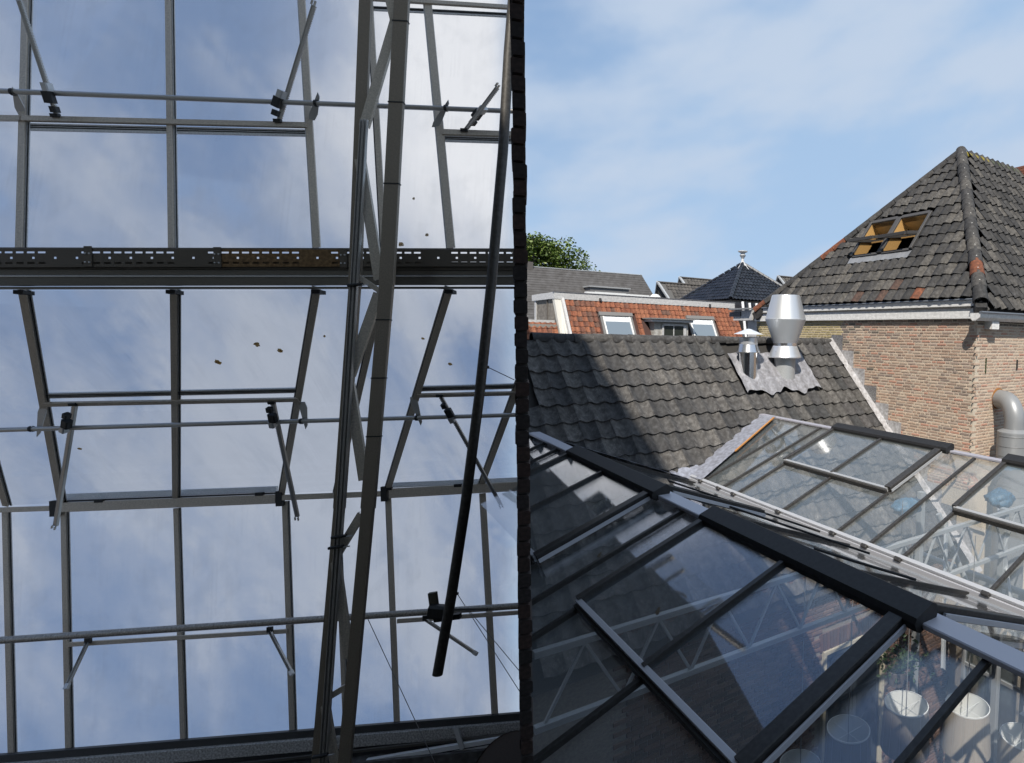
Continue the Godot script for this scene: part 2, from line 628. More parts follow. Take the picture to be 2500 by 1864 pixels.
func build_tiled_house():
	var o := thing("tiled_house", "low house with a worn grey pantile roof half in shadow below the metal flues", "house", site, S(5.5, 7.5, -9))
	var dark := M(0.03, 0.028, 0.026, 0.95)
	var body := Sh.new()
	body.hexa([S(1.68, 6.01, -9), S(8.96, 6.01, -9), S(8.96, 13, -9), S(3.6, 13, -9), S(1.68, 6.01, roof_y(6.01) - 0.12), S(8.96, 6.01, roof_y(6.01) - 0.12), S(8.96, 13, roof_y(6.01) - 0.12), S(3.6, 13, roof_y(6.01) - 0.12)])
	part("wall", body, M(0.30, 0.27, 0.235, 0.95, 0, "grain", 2), o)
	var deck := Sh.new()
	deck.hexa([S(1.62, 5.85, roof_y(5.85) - 0.06), S(8.96, 5.85, roof_y(5.85) - 0.06), S(8.96, 13.2, roof_y(5.85) - 0.06), S(3.65, 13.2, roof_y(5.85) - 0.06), S(2.56, 9.28, -0.13), S(8.96, 9.28, -0.13), S(8.96, 9.32, -0.13), S(2.57, 9.32, -0.13)])
	part("roof_deck", deck, dark, o)
	var tones := [Color(0.14, 0.14, 0.142), Color(0.17, 0.168, 0.168), Color(0.21, 0.204, 0.198), Color(0.105, 0.106, 0.11), Color(0.18, 0.173, 0.166), Color(0.26, 0.252, 0.242)]
	var mats := tinted(tones, 0.85, "tile", 1.1, 0.15)
	var up := Vector3(0, RS, -1).normalized()
	var nm := Vector3(0, 1, RS).normalized()
	var unit := pantile(0.233, 0.345, 0.044)
	var tiles := tile_list(S(1.75, 5.89, roof_y(5.89)), Vector3.RIGHT, up, nm, 31, 15, 0.2325, 0.316,
		func(x, s):
			var u: float = 1.75 + x
			var v: float = 5.89 + s * up.z * -1
			var in_flash := v > 8.30 and v < 9.0 and u > 6.02 and u < 7.7
			return not in_flash and u < 8.86 and u > 0.272 * v + 0.09,
		func(_i, _j): return rng.randi() % 6)
	lay(tiles, [unit], "roof_tile", mats, tones, o, 300)
	# ridge
	var rt := ridge_tile(0.36, 0.125, 0.105)
	var rm := rt.mesh()
	for k in 20:
		var u := 2.65 + k * 0.317
		var b := Basis(Vector3(0, 0, 1), Vector3.UP, Vector3.LEFT).rotated(Vector3(0, 0, 1), 0.035)
		part_mesh("ridge_tile", rm, mats[[3, 0, 1, 4][rng.randi() % 4]], o, Transform3D(b.rotated(Vector3.UP, rng.randf_range(-0.02, 0.02)), S(u, 9.3, -0.135 + rng.randf_range(-0.006, 0.006))))
	# stepped lead flashing against the tall wall
	var lead := M(0.40, 0.41, 0.45, 0.5, 0.2, "blotch", 2.5, 0.1)
	var lead_old := M(0.36, 0.37, 0.39, 0.55, 0.3, "grime", 3.0, 0.1)
	var strip := Sh.new()
	for k in 16:
		var v0 := 9.26 - k * 0.24
		var v1 := v0 - 0.245
		strip.quad(S(8.80, v1, roof_y(v1) + 0.075), S(8.955, v1, roof_y(v1) + 0.11), S(8.955, v0, roof_y(v0) + 0.11), S(8.80, v0, roof_y(v0) + 0.075))
	var silver := M(0.62, 0.63, 0.66, 0.45, 0.2, "blotch", 2.5, 0.1)
	part("flashing_strip", strip, silver, o)
	for k in 11:
		var v0 := 9.28 - k * 0.33
		var v1 := v0 - 0.335
		var st := Sh.new()
		var yt := roof_y(v0) + 0.13 + rng.randf_range(0, 0.03)
		st.hexa([S(8.945, v1, roof_y(v1) + 0.06), S(8.962, v1, roof_y(v1) + 0.06), S(8.962, v0, roof_y(v0) + 0.06), S(8.945, v0, roof_y(v0) + 0.06), S(8.945, v1, yt), S(8.962, v1, yt), S(8.962, v0, yt + 0.01), S(8.945, v0, yt + 0.01)])
		part("flashing_step", st, silver if k % 3 else lead_old, o)
	# lead round the flues
	var fl := Sh.new()
	var q := func(u: float, v: float, h: float): return S(u, v, roof_y(v)) + nm * h
	for i in 42:
		var u0 := 6.0 + i * 0.042
		var u1 := u0 + 0.042
		for j in 6:
			var ends := [8.34 + 0.05 * sin(i * 0.37) + 0.02 * sin(i * 0.97), 8.34 + 0.05 * sin((i + 1) * 0.37) + 0.02 * sin((i + 1) * 0.97)]
			var c := []
			for e: Array in [[0, j], [1, j], [1, j + 1], [0, j + 1]]:
				var uu: float = u1 if e[0] else u0
				var vv: float = lerpf(ends[e[0]], 9.0, e[1] / 6.0)
				c.append(q.call(uu, vv, 0.086 + 0.008 * cos(TAU * (uu - 1.75) / 0.2325 - 0.5) + 0.010 * sin(e[1] * 2.3 + uu * 9.0)))
			fl.quad(c[0], c[1], c[2], c[3])
	part("flue_flashing", fl, lead, o)
	# brick front inside the glazed court
	var bt := [Color(0.16, 0.095, 0.075), Color(0.13, 0.085, 0.07), Color(0.19, 0.115, 0.088), Color(0.115, 0.08, 0.07), Color(0.21, 0.14, 0.11)]
	var bm := tinted(bt, 0.9, "grain", 4)
	var units := brick_units(0.215, 0.066, 0.013, 0.02)
	var bl := brick_list(S(2.6, 6.01, -8.2), Vector3.RIGHT, Vector3(0, 0, 1), 6.3, 74, 0.215, 0.066,
		func(m, h):
			var u: float = 2.6 + m
			var y: float = -8.2 + h
			return not (u > 5.70 and u < 7.20 and y > -7.0 and y < -4.30),
		func(_m, _h): return rng.randi() % 5)
	for e: Array in bl:
		e[0] = e[1].origin.distance_to(S(6.3, 6.01, -4.5))
	lay(bl, units, "brick", bm, bt, o, 290)
	for k in 21:
		var st := Sh.new()
		var u := 5.76 + k * 0.068
		st.bar(S(u, 6.0, -4.60), S(u + (k - 10) * 0.002, 6.0, -4.33), 0.055, 0.03, Vector3(0, 0, 1), 0.1)
		part("lintel_brick", st, bm[rng.randi() % 3], o)
	var win := Sh.new()
	win.bar(S(5.78, 5.99, -4.63), S(7.14, 5.99, -4.63), 0.06, 0.07, Vector3(0, 0, 1))
	win.bar(S(5.81, 5.99, -4.66), S(5.81, 5.99, -6.95), 0.06, 0.07, Vector3(0, 0, 1))
	win.bar(S(7.09, 5.99, -4.66), S(7.09, 5.99, -6.95), 0.10, 0.07, Vector3(0, 0, 1))
	var fr := part("door_frame", win, M(0.62, 0.57, 0.43, 0.6, 0, "grain", 3), o)
	var slate := M(0.035, 0.045, 0.06, 0.45)
	part("door_leaf", Sh.new().box(S(5.84, 6.02, -6.95), S(6.43, 5.985, -4.66)), slate, fr)
	part("door_leaf", Sh.new().box(S(6.44, 6.02, -6.95), S(7.04, 5.985, -4.66)), slate, fr)
	for k in 2:
		for j in 2:
			var pn := Sh.new()
			var u0 := 5.91 + k * 0.60
			var y0 := -4.74 - j * 0.75
			pn.quad(S(u0, 5.982, y0 - 0.66), S(u0 + 0.46, 5.982, y0 - 0.66), S(u0 + 0.46, 5.982, y0), S(u0, 5.982, y0))
			part("pane", pn, M(0.02, 0.025, 0.035, 0.08), fr)
	build_flues()

func build_flues():
	var zinc := M(0.66, 0.68, 0.70, 0.36, 0.7)
	var bright := M(0.72, 0.73, 0.75, 0.22, 0.95)
	var matte := M(0.50, 0.52, 0.53, 0.5, 0.3, "grain", 5)
	var c := S(7.13, 8.66, 0)
	var o := thing("exhaust_cowl", "large galvanised exhaust flue with a double-cone cowl on the tiled roof", "flue", site, S(7.13, 8.66, -0.75))
	part("pipe", Sh.new().lathe(c, [[0.205, -1.0], [0.205, -0.25]]), matte, o)
	part("skirt", Sh.new().lathe(c, [[0.315, -0.40], [0.32, -0.385], [0.235, -0.185], [0.228, -0.175]]), zinc, o)
	part("collar", Sh.new().lathe(c, [[0.228, -0.19], [0.228, -0.12]]), bright, o)
	part("cone", Sh.new().lathe(c, [[0.228, -0.12], [0.383, 0.31], [0.387, 0.325], [0.383, 0.34]]), M(0.50, 0.53, 0.56, 0.45, 0.5), o)
	part("cone", Sh.new().lathe(c, [[0.383, 0.34], [0.268, 0.775], [0.262, 0.78], [0.255, 0.775], [0.255, 0.6]]), zinc, o)
	part("baffle", Sh.new().lathe(c, [[0.001, 0.55], [0.25, 0.58]]), M(0.05, 0.05, 0.05, 0.8), o)
	for k in 5:
		var a := TAU * k / 5 + 0.4
		part("rivet", Sh.new().lathe(c + Vector3(cos(a) * 0.23, -0.15, sin(a) * 0.23), [[0.008, -0.006], [0.008, 0.006], [0.001, 0.01]], 6), bright, o)
	part("stay", Sh.new().bar(S(6.86, 8.6, -0.28), S(7.0, 8.62, -0.2), 0.05, 0.012, Vector3.UP), zinc, o)
	c = S(6.275, 8.67, 0)
	o = thing("small_flue", "small bright metal flue with a pointed rain cap beside the large cowl", "flue", site, S(6.275, 8.67, -0.75))
	part("pipe", Sh.new().lathe(c, [[0.165, -0.95], [0.165, -0.25]]), M(0.66, 0.68, 0.70, 0.16, 1.0), o)
	part("skirt", Sh.new().lathe(c, [[0.215, -0.30], [0.218, -0.29], [0.172, -0.155], [0.168, -0.15]]), bright, o)
	part("neck", Sh.new().lathe(c, [[0.168, -0.15], [0.168, -0.03], [0.16, -0.02]]), zinc, o)
	part("rain_cap", Sh.new().lathe(c, [[0.27, 0.03], [0.265, 0.035], [0.04, 0.125], [0.001, 0.13]]), M(0.75, 0.76, 0.78, 0.4, 0.5), o)
	for k in 3:
		var a := TAU * k / 3 + 0.7
		var e := Vector3(cos(a), 0, sin(a))
		part("cap_leg", Sh.new().bar(c + e * 0.16 + Vector3(0, -0.06, 0), c + e * 0.2 + Vector3(0, 0.055, 0), 0.02, 0.004, e), zinc, o)

func wall_face(o: Node3D, at: Vector3, al: Vector3, nm: Vector3, length: float, tall: float, tones: Array, most: int, keep: Callable, pick: Callable, focus: Vector3):
	var mats := tinted(tones, 0.92, "grain", 3.5)
	var units := brick_units(0.2, 0.0535, 0.0145, 0.006)
	var bl := brick_list(at, al, nm, length, int(tall / 0.0535), 0.2, 0.0535, keep, pick, 0.0, 0.002)
	for e: Array in bl:
		e[0] = e[1].origin.distance_to(focus)
	lay(bl, units, "brick", mats, tones, o, most)

const HK := 1.3     # slope of the hip end
func build_hip_house():
	var o := thing("hip_roof_house", "sandy brick house with a steep dark pantile hip roof and open roof windows", "house", site, S(13, 8.4, -9))
	var mortar := M(0.64, 0.56, 0.45, 0.95, 0, "grain", 2.5)
	var body := Sh.new()
	body.box(S(8.97, 5.75, -9), S(21, 11.85, 0.40))
	part("wall", body, mortar, o)
	# bricks of the two faces in view
	var tones := [Color(0.49, 0.35, 0.265), Color(0.41, 0.30, 0.235), Color(0.55, 0.41, 0.31), Color(0.53, 0.30, 0.22), Color(0.32, 0.25, 0.21), Color(0.57, 0.45, 0.35), Color(0.46, 0.355, 0.29), Color(0.18, 0.155, 0.13), Color(0.45, 0.37, 0.19), Color(0.52, 0.43, 0.235)]
	var pick := func(m, h):
		var v: float = 12.0 - m
		var y: float = h - 2.62
		var r := rng.randf()
		if v > 9.0:
			return 8 if r < 0.55 else 9
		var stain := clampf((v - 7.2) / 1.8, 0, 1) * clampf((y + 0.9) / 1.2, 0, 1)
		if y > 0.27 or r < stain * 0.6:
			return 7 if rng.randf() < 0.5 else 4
		return [0, 0, 1, 2, 2, 3, 3, 5, 6, 4, 1, 5, 0, 6][rng.randi() % 14]
	wall_face(o, S(8.97, 12.0, -2.62), Vector3(0, 0, 1), Vector3(-1, 0, 0), 6.25, 3.0, tones, 290,
		func(m, h): return 12.0 - m < 9.4 or h - 2.62 > -0.15, pick, S(8.97, 7.4, -0.5))
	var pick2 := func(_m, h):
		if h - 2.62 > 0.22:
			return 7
		return [0, 2, 2, 5, 3, 1, 6, 5, 0, 2][rng.randi() % 10]
	var face := thing("hip_house_front", "court front of the sandy brick house behind the grey duct", "wall", site, S(11, 5.74, -9))
	wall_face(face, S(8.972, 5.75, -2.62), Vector3.RIGHT, Vector3(0, 0, 1), 2.4, 3.0, tones, 290, func(_m, _h): return true, pick2, S(9.8, 5.74, -0.6))
	var slit := Sh.new().box(S(9.262, 5.77, -0.57), S(9.285, 5.733, -0.30))
	part("wall_slit", slit, M(0.03, 0.045, 0.015, 0.9), face)
	part("wall_slit", Sh.new().box(S(10.28, 5.77, -0.52), S(10.32, 5.733, -0.34)), M(0.02, 0.02, 0.02, 0.9), face)
	off = -S(13, 8.4, -9)
	# gutters
	var white := M(0.86, 0.86, 0.85, 0.6, 0, "grain", 1.3)
	var zinc := M(0.20, 0.22, 0.25, 0.5, 0.5)
	part("gutter_board", Sh.new().box(S(8.90, 12.05, 0.375), S(8.966, 5.66, 0.685)), white, o)
	part("gutter_edge", Sh.new().bar(S(8.91, 12.06, 0.70), S(8.91, 5.67, 0.70), 0.09, 0.03, Vector3.UP, 0.5), zinc, o)
	part("gutter_end", Sh.new().bar(S(8.88, 5.70, 0.64), S(8.98, 5.60, 0.49), 0.12, 0.13, Vector3.UP, 0.4), M(0.10, 0.095, 0.09, 0.8, 0, "fine", 8), o)
	var g2 := Sh.new()
	g2.extr(S(8.70, 5.62, 0.40), S(14, 5.62, 0.44), PackedVector2Array([Vector2(-0.07, -0.06), Vector2(-0.07, 0.0), Vector2(-0.02, 0.075), Vector2(0.055, 0.095), Vector2(0.055, -0.1), Vector2(-0.02, -0.1)]), Vector3.UP)
	part("gutter_board", g2, white, o)
	part("gutter_edge", Sh.new().bar(S(8.69, 5.52, 0.47), S(14, 5.52, 0.51), 0.05, 0.03, Vector3.UP, 0.5), zinc, o)
	part("gutter_bracket", Sh.new().box(S(9.18, 5.745, 0.20), S(9.4, 5.60, 0.33)), white, o)
	# roof
	var nL := Vector3(-HK, 1, 0).normalized()
	var uL := Vector3(1, HK, 0).normalized()
	var apex := S(11.58, 8.03, 4.12)
	var cn := S(8.85, 5.62, 0.57)
	var dn := S(8.85, 11.95, 0.57)
	var nR := Vector3(0, 1, 1.52).normalized()
	var uR := Vector3(0, 1.52, -1).normalized()
	var deck := Sh.new()
	var sh := Vector3(0.03, -0.06, 0)
	# deck with the opening for the two windows left free: v 7.80..9.50 and slope length 1.50..2.58
	var hp := func(v: float, s: float): return S(8.85, v, 0.57) + uL * s - nL * 0.03
	var hl := func(s: float): return lerpf(5.62, 8.03, s / 4.48)
	var hr := func(s: float): return lerpf(11.95, 8.03, s / 4.48)
	for seg in [[0.0, 1.5], [2.58, 4.48]]:
		deck.quad(hp.call(hr.call(seg[0]), seg[0]), hp.call(hl.call(seg[0]), seg[0]), hp.call(hl.call(seg[1]), seg[1]), hp.call(hr.call(seg[1]), seg[1]))
	deck.quad(hp.call(7.8, 1.5), hp.call(hl.call(1.5), 1.5), hp.call(hl.call(2.58), 2.58), hp.call(7.8, 2.58))
	deck.quad(hp.call(hr.call(1.5), 1.5), hp.call(9.5, 1.5), hp.call(9.5, 2.58), hp.call(hr.call(2.58), 2.58))
	deck.quad(cn + sh, S(20.8, 5.62, 0.5), S(20.8, 8.03, 4.06), apex + sh)
	deck.quad(S(20.8, 11.95, 0.5), dn + sh, apex + sh, S(20.8, 8.03, 4.06))
	part("roof_deck", deck, M(0.02, 0.019, 0.018, 0.95), o)
	var tt := [Color(0.088, 0.089, 0.092), Color(0.115, 0.114, 0.113), Color(0.155, 0.151, 0.145), Color(0.055, 0.056, 0.06), Color(0.10, 0.10, 0.103), Color(0.20, 0.193, 0.18), Color(0.40, 0.135, 0.06), Color(0.17, 0.095, 0.07)]
	var tm := tinted(tt, 0.8, "tile", 1.1, 0.15)
	var unit := pantile(0.228, 0.325, 0.07, true)
	var left_tiles := tile_list(S(8.80, 11.95, 0.55) + uL * 0.17, Vector3(0, 0, 1), uL, nL, 29, 15, 0.2183, 0.284,
		func(x, s):
			var v: float = 11.95 - x
			var mid: float = s + 0.36
			if v < hl.call(mid) + 0.06 or v > hr.call(mid) - 0.02:
				return false
			return not (v > 7.74 and v < 9.55 and s > 1.10 and s < 2.28),
		func(i, j):
			if j == 0 and i == 22:
				return 6
			if (j == 0 and i in [18, 15]) or (j == 1 and i == 19):
				return 7
			return rng.randi() % 6)
	lay(left_tiles, [unit], "roof_tile", tm, tt, o, 300)
	var right_tiles := tile_list(S(8.85, 5.60, 0.53), Vector3.RIGHT, uR, nR, 36, 16, 0.2183, 0.275,
		func(x, s):
			var u: float = 8.85 + x
			var mid: float = s + 0.14
			return u > lerpf(8.85, 11.58, mid / 4.33) + 0.08,
		func(_i, _j): return rng.randi() % 6)
	off = -S(11, 5.74, -9)
	lay(right_tiles, [pantile(0.228, 0.325, 0.05)], "roof_tile", tm, tt, face, 290)
	off = -S(13, 8.4, -9)
	# hip and ridge tiles
	part("hip_board", Sh.new().bar(dn - Vector3(0, 0.09, 0), apex - Vector3(0, 0.09, 0), 0.2, 0.2, Vector3.UP), tm[3], o)
	part("hip_board", Sh.new().bar(cn - Vector3(0, 0.09, 0), apex - Vector3(0, 0.09, 0), 0.2, 0.2, Vector3.UP), tm[3], o)
	var cap := ridge_tile(0.40, 0.135, 0.112)
	var cm := cap.mesh()
	var dir := (apex - cn).normalized()
	var n := 15
	for k in n:
		var t := (k + 0.12) / n
		var at := cn.lerp(apex, t) + Vector3(0, 0.03, 0)
		var z := -dir
		var x := Vector3.UP.cross(z).normalized()
		var b := Basis(x, z.cross(x), z).rotated(x, 0.06)
		var ti: int = 6 if k == 2 else [0, 2, 1, 4, 5, 1][k % 6]
		var h := part_mesh("hip_tile", cm, tm[ti], o, Transform3D(b, at))
		if k > 0:
			part("clip", Sh.new().box(Vector3(-0.010, 0.112, -0.13), Vector3(0.010, 0.126, -0.105)), M(0.5, 0.5, 0.48, 0.5), h)
	dir = (apex - dn).normalized()
	for k in 17:
		var at := dn.lerp(apex, (k + 0.1) / 17.0) + Vector3(0, 0.02, 0)
		var z := -dir
		var x := Vector3.UP.cross(z).normalized()
		part_mesh("hip_tile", cm, tm[6 if k in [0, 6, 7] else [0, 1, 2, 4][k % 4]], o, Transform3D(Basis(x, z.cross(x), z).rotated(x, 0.05), at))
	var moss := M(0.33, 0.27, 0.03, 0.95, 0, "fine", 5)
	for k in 26:
		var b := Basis(Vector3(0, 0, 1), Vector3.UP, Vector3.LEFT)
		var at := S(11.55 + k * 0.34, 8.03, 4.10)
		part_mesh("ridge_tile", cm, moss if k < 3 else (M(0.10, 0.115, 0.07, 0.95, 0, "fine", 5) if k < 7 else tm[k % 5]), o, Transform3D(b, at))
	# roof windows
	var frame_m := M(0.085, 0.082, 0.08, 0.6, 0.1, "grain", 4)
	var wood := M(0.62, 0.37, 0.13, 0.6, 0, "grain", 3)
	var wp := func(v: float, s: float, h: float): return S(8.85, v, 0.57) + uL * s + nL * h
	for w in 2:
		var va := 9.48 - w * 0.86
		var vb := va - 0.80
		var s0 := 1.52
		var s1 := 2.56
		var f := Sh.new()
		f.bar(wp.call(va, s0, 0.06), wp.call(va, s1, 0.06), 0.07, 0.16, nL)
		f.bar(wp.call(vb, s0, 0.06), wp.call(vb, s1, 0.06), 0.07, 0.16, nL)
		f.bar(wp.call(va - 0.036, s1, 0.055), wp.call(vb + 0.036, s1, 0.055), 0.09, 0.16, nL)
		f.bar(wp.call(va - 0.036, s0, 0.05), wp.call(vb + 0.036, s0, 0.05), 0.06, 0.12, nL)
		var win := part("roof_window", f, frame_m, o)
		var lining := Sh.new()
		var a0: Vector3 = wp.call(va - 0.036, s0 + 0.03, 0.10)
		var a1: Vector3 = wp.call(va - 0.036, s1 - 0.045, 0.10)
		var b0: Vector3 = wp.call(vb + 0.036, s0 + 0.03, 0.10)
		var b1: Vector3 = wp.call(vb + 0.036, s1 - 0.045, 0.10)
		var d1: Vector3 = nL * -0.30
		var d2: Vector3 = nL * -0.52
		lining.quad(a0, a1, a1 + d1, a0 + d1)
		lining.quad(b1, b0, b0 + d1, b1 + d1)
		lining.quad(a1, b1, b1 + d2, a1 + d2)
		part("lining", lining, wood, win)
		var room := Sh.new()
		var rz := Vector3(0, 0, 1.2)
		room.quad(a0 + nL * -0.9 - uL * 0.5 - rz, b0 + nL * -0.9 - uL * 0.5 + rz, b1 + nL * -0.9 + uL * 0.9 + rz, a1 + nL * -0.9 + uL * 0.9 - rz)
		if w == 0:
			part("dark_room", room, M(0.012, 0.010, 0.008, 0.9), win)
		# pivoted sash standing nearly level
		var sd := Vector3(-1, -0.10 - 0.03 * w, 0).normalized()
		var sn := sd.cross(Vector3(0, 0, 1)).normalized()
		if sn.y < 0:
			sn = -sn
		var c: Vector3 = wp.call((va + vb) / 2, 2.02, 0.07)
		var half := 0.47
		var hv := Vector3(0, 0, 0.355)
		var sash := Sh.new()
		sash.bar(c + sd * half - hv, c + sd * half + hv, 0.06, 0.065, sn)
		sash.bar(c - sd * half - hv, c - sd * half + hv, 0.06, 0.065, sn)
		sash.bar(c - sd * (half - 0.03) - hv, c + sd * (half - 0.03) - hv, 0.06, 0.065, sn)
		sash.bar(c - sd * (half - 0.03) + hv, c + sd * (half - 0.03) + hv, 0.06, 0.065, sn)
		var so := part("sash", sash, frame_m, win)
		var gl := Sh.new()
		gl.quad(c - sd * 0.45 - hv * 0.95, c + sd * 0.45 - hv * 0.95, c + sd * 0.45 + hv * 0.95, c - sd * 0.45 + hv * 0.95)
		so.set_meta("label", "tilted sash")
		part("pane", gl, glass(0.3, 0.33, 0.33, 0.25), win)
		part("lower_rail", Sh.new().bar(c - sd * 0.2 - hv * 0.8 - sn * 0.045, c - sd * 0.2 + hv * 0.2 - sn * 0.045, 0.05, 0.03, sn), wood, win)
	var ap := Sh.new()
	for i in 18:
		var v0 := 9.52 - i * 0.099
		var d0 := 0.012 * sin(i * 1.45)
		var d1 := 0.012 * sin((i + 1) * 1.45)
		ap.quad(wp.call(v0, 1.32, 0.075 + d0), wp.call(v0 - 0.099, 1.32, 0.075 + d1), wp.call(v0 - 0.099, 1.50, 0.08), wp.call(v0, 1.50, 0.08))
	part("window_apron", ap, M(0.26, 0.27, 0.285, 0.5, 0.3), o)
	# chimney far along the ridge
	o = thing("brick_chimney", "small red brick chimney on the ridge behind the hip roof", "chimney", site, S(14.1, 8.03, 3.9))
	var cb := [M(0.23, 0.085, 0.055, 0.9, 0, "grain", 5), M(0.28, 0.11, 0.07, 0.9, 0, "grain", 5)]
	for j in 9:
		for k in 2:
			var w := 0.235 if j < 7 else 0.26
			part("brick", Sh.new().box(S(13.93 + k * w, 8.03 - w, 3.72 + j * 0.066), S(13.93 + k * w + w - 0.01, 8.03 + w, 3.72 + j * 0.066 + 0.056)), cb[(j + k) % 2], o)
	part("core", Sh.new().box(S(13.95, 7.85, 3.6), S(14.36, 8.21, 4.29)), M(0.3, 0.27, 0.24, 0.9), o)
	# duct with elbow on the court front
	o = thing("air_duct", "pale grey insulated air duct with an elbow into the brick wall", "duct", site, S(9.49, 5.28, -9))
	var grey := M(0.24, 0.25, 0.26, 0.4, 0.2)
	part("duct_pipe", Sh.new().tube([S(9.49, 5.28, -9), S(9.49, 5.28, -1.56)], 0.27, 32), grey, o)
	part("duct_top", Sh.new().lathe(S(9.49, 5.28, -1.56), [[0.272, -0.02], [0.272, 0.01], [0.17, 0.06]], 32), grey, o)
	for k in 9:
		part("band", Sh.new().lathe(S(9.49, 5.28, -1.62 - 0.17 * k), [[0.272, -0.006], [0.276, 0.0], [0.272, 0.006]], 32), M(0.13, 0.135, 0.14, 0.5), o)
	var el := [S(9.49, 5.28, -1.58)]
	for k in 9:
		var t := PI / 2 * k / 8
		el.append(S(9.49 + 0.13 * (1 - cos(t)), 5.28 + 0.27 * (1 - cos(t)), -1.40 + 0.36 * sin(t)))
	el.append(S(9.73, 5.80, -1.03))
	part("elbow", Sh.new().tube(el, 0.165, 28), grey, o)
	part("foam_seal", Sh.new().lathe(S(9.71, 5.735, -1.03), [[0.19, -0.01], [0.185, 0.02], [0.15, 0.03]], 18, Vector3(0, 0, 1)), M(0.30, 0.13, 0.03, 0.95, 0, "fine", 12), o)

func build_far_houses():
	# house with a red pantile mansard and a flat top
	var o := thing("mansard_house", "house with a flat roof above a red pantile mansard and two skylights", "house", site, S(12, 25, -9))
	var VM := 24.0
	var white := M(0.62, 0.62, 0.62, 0.6, 0, "grain", 0.8)
	var stone := M(0.30, 0.28, 0.25, 0.8, 0, "grain", 1)
	part("wall", Sh.new().box(S(7.85, VM - 1.0, -9), S(16.9, 29, -0.4)), stone, o)
	part("flat_roof", Sh.new().box(S(7.8, VM + 0.02, 0.2), S(16.5, 26.8, 1.58)), M(0.16, 0.16, 0.165, 0.9), o)
	part("fascia", Sh.new().box(S(7.70, VM - 0.08, 1.33), S(16.45, VM + 0.05, 1.60)), white, o)
	part("fascia", Sh.new().box(S(7.70, VM + 0.053, 1.34), S(7.80, 26.9, 1.60)), white, o)
	part("roof_edge", Sh.new().bar(S(7.67, VM - 0.03, 1.615), S(16.48, VM - 0.03, 1.615), 0.14, 0.03, Vector3.UP), M(0.12, 0.12, 0.13, 0.6), o)
	part("outlet", Sh.new().lathe(S(9.6, VM - 0.11, 1.40), [[0.05, -0.05], [0.05, 0.05], [0.001, 0.06]], 10), M(0.05, 0.05, 0.05, 0.7), o)
	part("outlet", Sh.new().lathe(S(15.0, VM - 0.11, 1.42), [[0.05, -0.05], [0.05, 0.05], [0.001, 0.06]], 10), M(0.05, 0.05, 0.05, 0.7), o)
	part("roof_vent", Sh.new().lathe(S(13.0, 25.6, 1.58), [[0.12, 0], [0.12, 0.16], [0.28, 0.17], [0.15, 0.30], [0.001, 0.33]], 14), M(0.6, 0.6, 0.6, 0.5), o)
	part("roof_light", Sh.new().box(S(9.9, 26.2, 1.58), S(13.0, 26.5, 1.86)), M(0.65, 0.66, 0.66, 0.6), o)
	var up := Vector3(0, 0.857, -0.515)
	var nm := Vector3(0, 0.515, 0.857)
	var tones := [Color(0.36, 0.125, 0.062), Color(0.30, 0.105, 0.055), Color(0.42, 0.165, 0.085), Color(0.24, 0.10, 0.062), Color(0.20, 0.105, 0.075), Color(0.38, 0.145, 0.075)]
	var mats := tinted(tones, 0.85, "grime", 1.2)
	var deck := Sh.new()
	var y0 := -0.62
	var vb := VM - 0.601 * (1.36 - y0)
	var dk := nm * -0.03
	deck.quad(S(7.9, vb, y0) + dk, S(16.5, vb, y0) + dk, S(16.5, VM, 1.36) + dk, S(7.9, VM, 1.36) + dk)
	part("roof_deck", deck, M(0.06, 0.03, 0.025, 0.9), o)
	var hole := func(u: float, y: float): return (u > 9.30 and u < 11.0 and y < 0.80) or (u > 11.35 and u < 13.42 and y < 0.62) or (u > 13.45 and u < 15.1 and y < 0.72)
	var tl := tile_list(S(8.02, vb, y0), Vector3.RIGHT, up, nm, 39, 9, 0.215, 0.245,
		func(x, s): return not hole.call(8.02 + x, y0 + (s + 0.1) * up.y),
		func(i, j): return (3 + rng.randi() % 2) if rng.randf() < (0.6 if i < 6 else 0.12) else [0, 1, 2, 5][rng.randi() % 4], 0.02)
	lay(tl, [pantile(0.215, 0.275, 0.04)], "roof_tile", mats, tones, o, 300)
	for k in 2:
		var u0 := 9.42 + 4.12 * k
		var f := Sh.new()
		var p := func(u: float, y: float, h: float): return S(u, VM - 0.601 * (1.36 - y), y) + nm * h
		f.bar(p.call(u0 + 0.06, -0.5, 0.06), p.call(u0 + 0.06, 0.72, 0.06), 0.10, 0.1, nm)
		f.bar(p.call(u0 + 1.38, -0.5, 0.06), p.call(u0 + 1.38, 0.72, 0.06), 0.10, 0.1, nm)
		f.bar(p.call(u0 - 0.02, 0.74, 0.07), p.call(u0 + 1.46, 0.74, 0.07), 0.18, 0.14, nm)
		var w := part("skylight", f, M(0.16, 0.155, 0.15, 0.6), o)
		var fi := Sh.new()
		fi.bar(p.call(u0 + 0.145, -0.5, 0.09), p.call(u0 + 0.145, 0.64, 0.09), 0.06, 0.06, nm)
		fi.bar(p.call(u0 + 1.30, -0.5, 0.09), p.call(u0 + 1.30, 0.64, 0.09), 0.06, 0.06, nm)
		part("sash", fi, M(0.7, 0.7, 0.68, 0.5), w)
		var gl := Sh.new()
		gl.quad(p.call(u0 + 0.17, -0.5, 0.08), p.call(u0 + 1.27, -0.5, 0.08), p.call(u0 + 1.27, 0.66, 0.08), p.call(u0 + 0.17, 0.66, 0.08))
		part("pane", gl, M(0.16, 0.20, 0.24, 0.06, 0.0), w)
		var bd := Sh.new()
		bd.quad(p.call(u0 + 0.17, 0.44, 0.085), p.call(u0 + 1.27, 0.44, 0.085), p.call(u0 + 1.27, 0.655, 0.085), p.call(u0 + 0.17, 0.655, 0.085))
		part("blind", bd, M(0.62, 0.64, 0.66, 0.5), w)
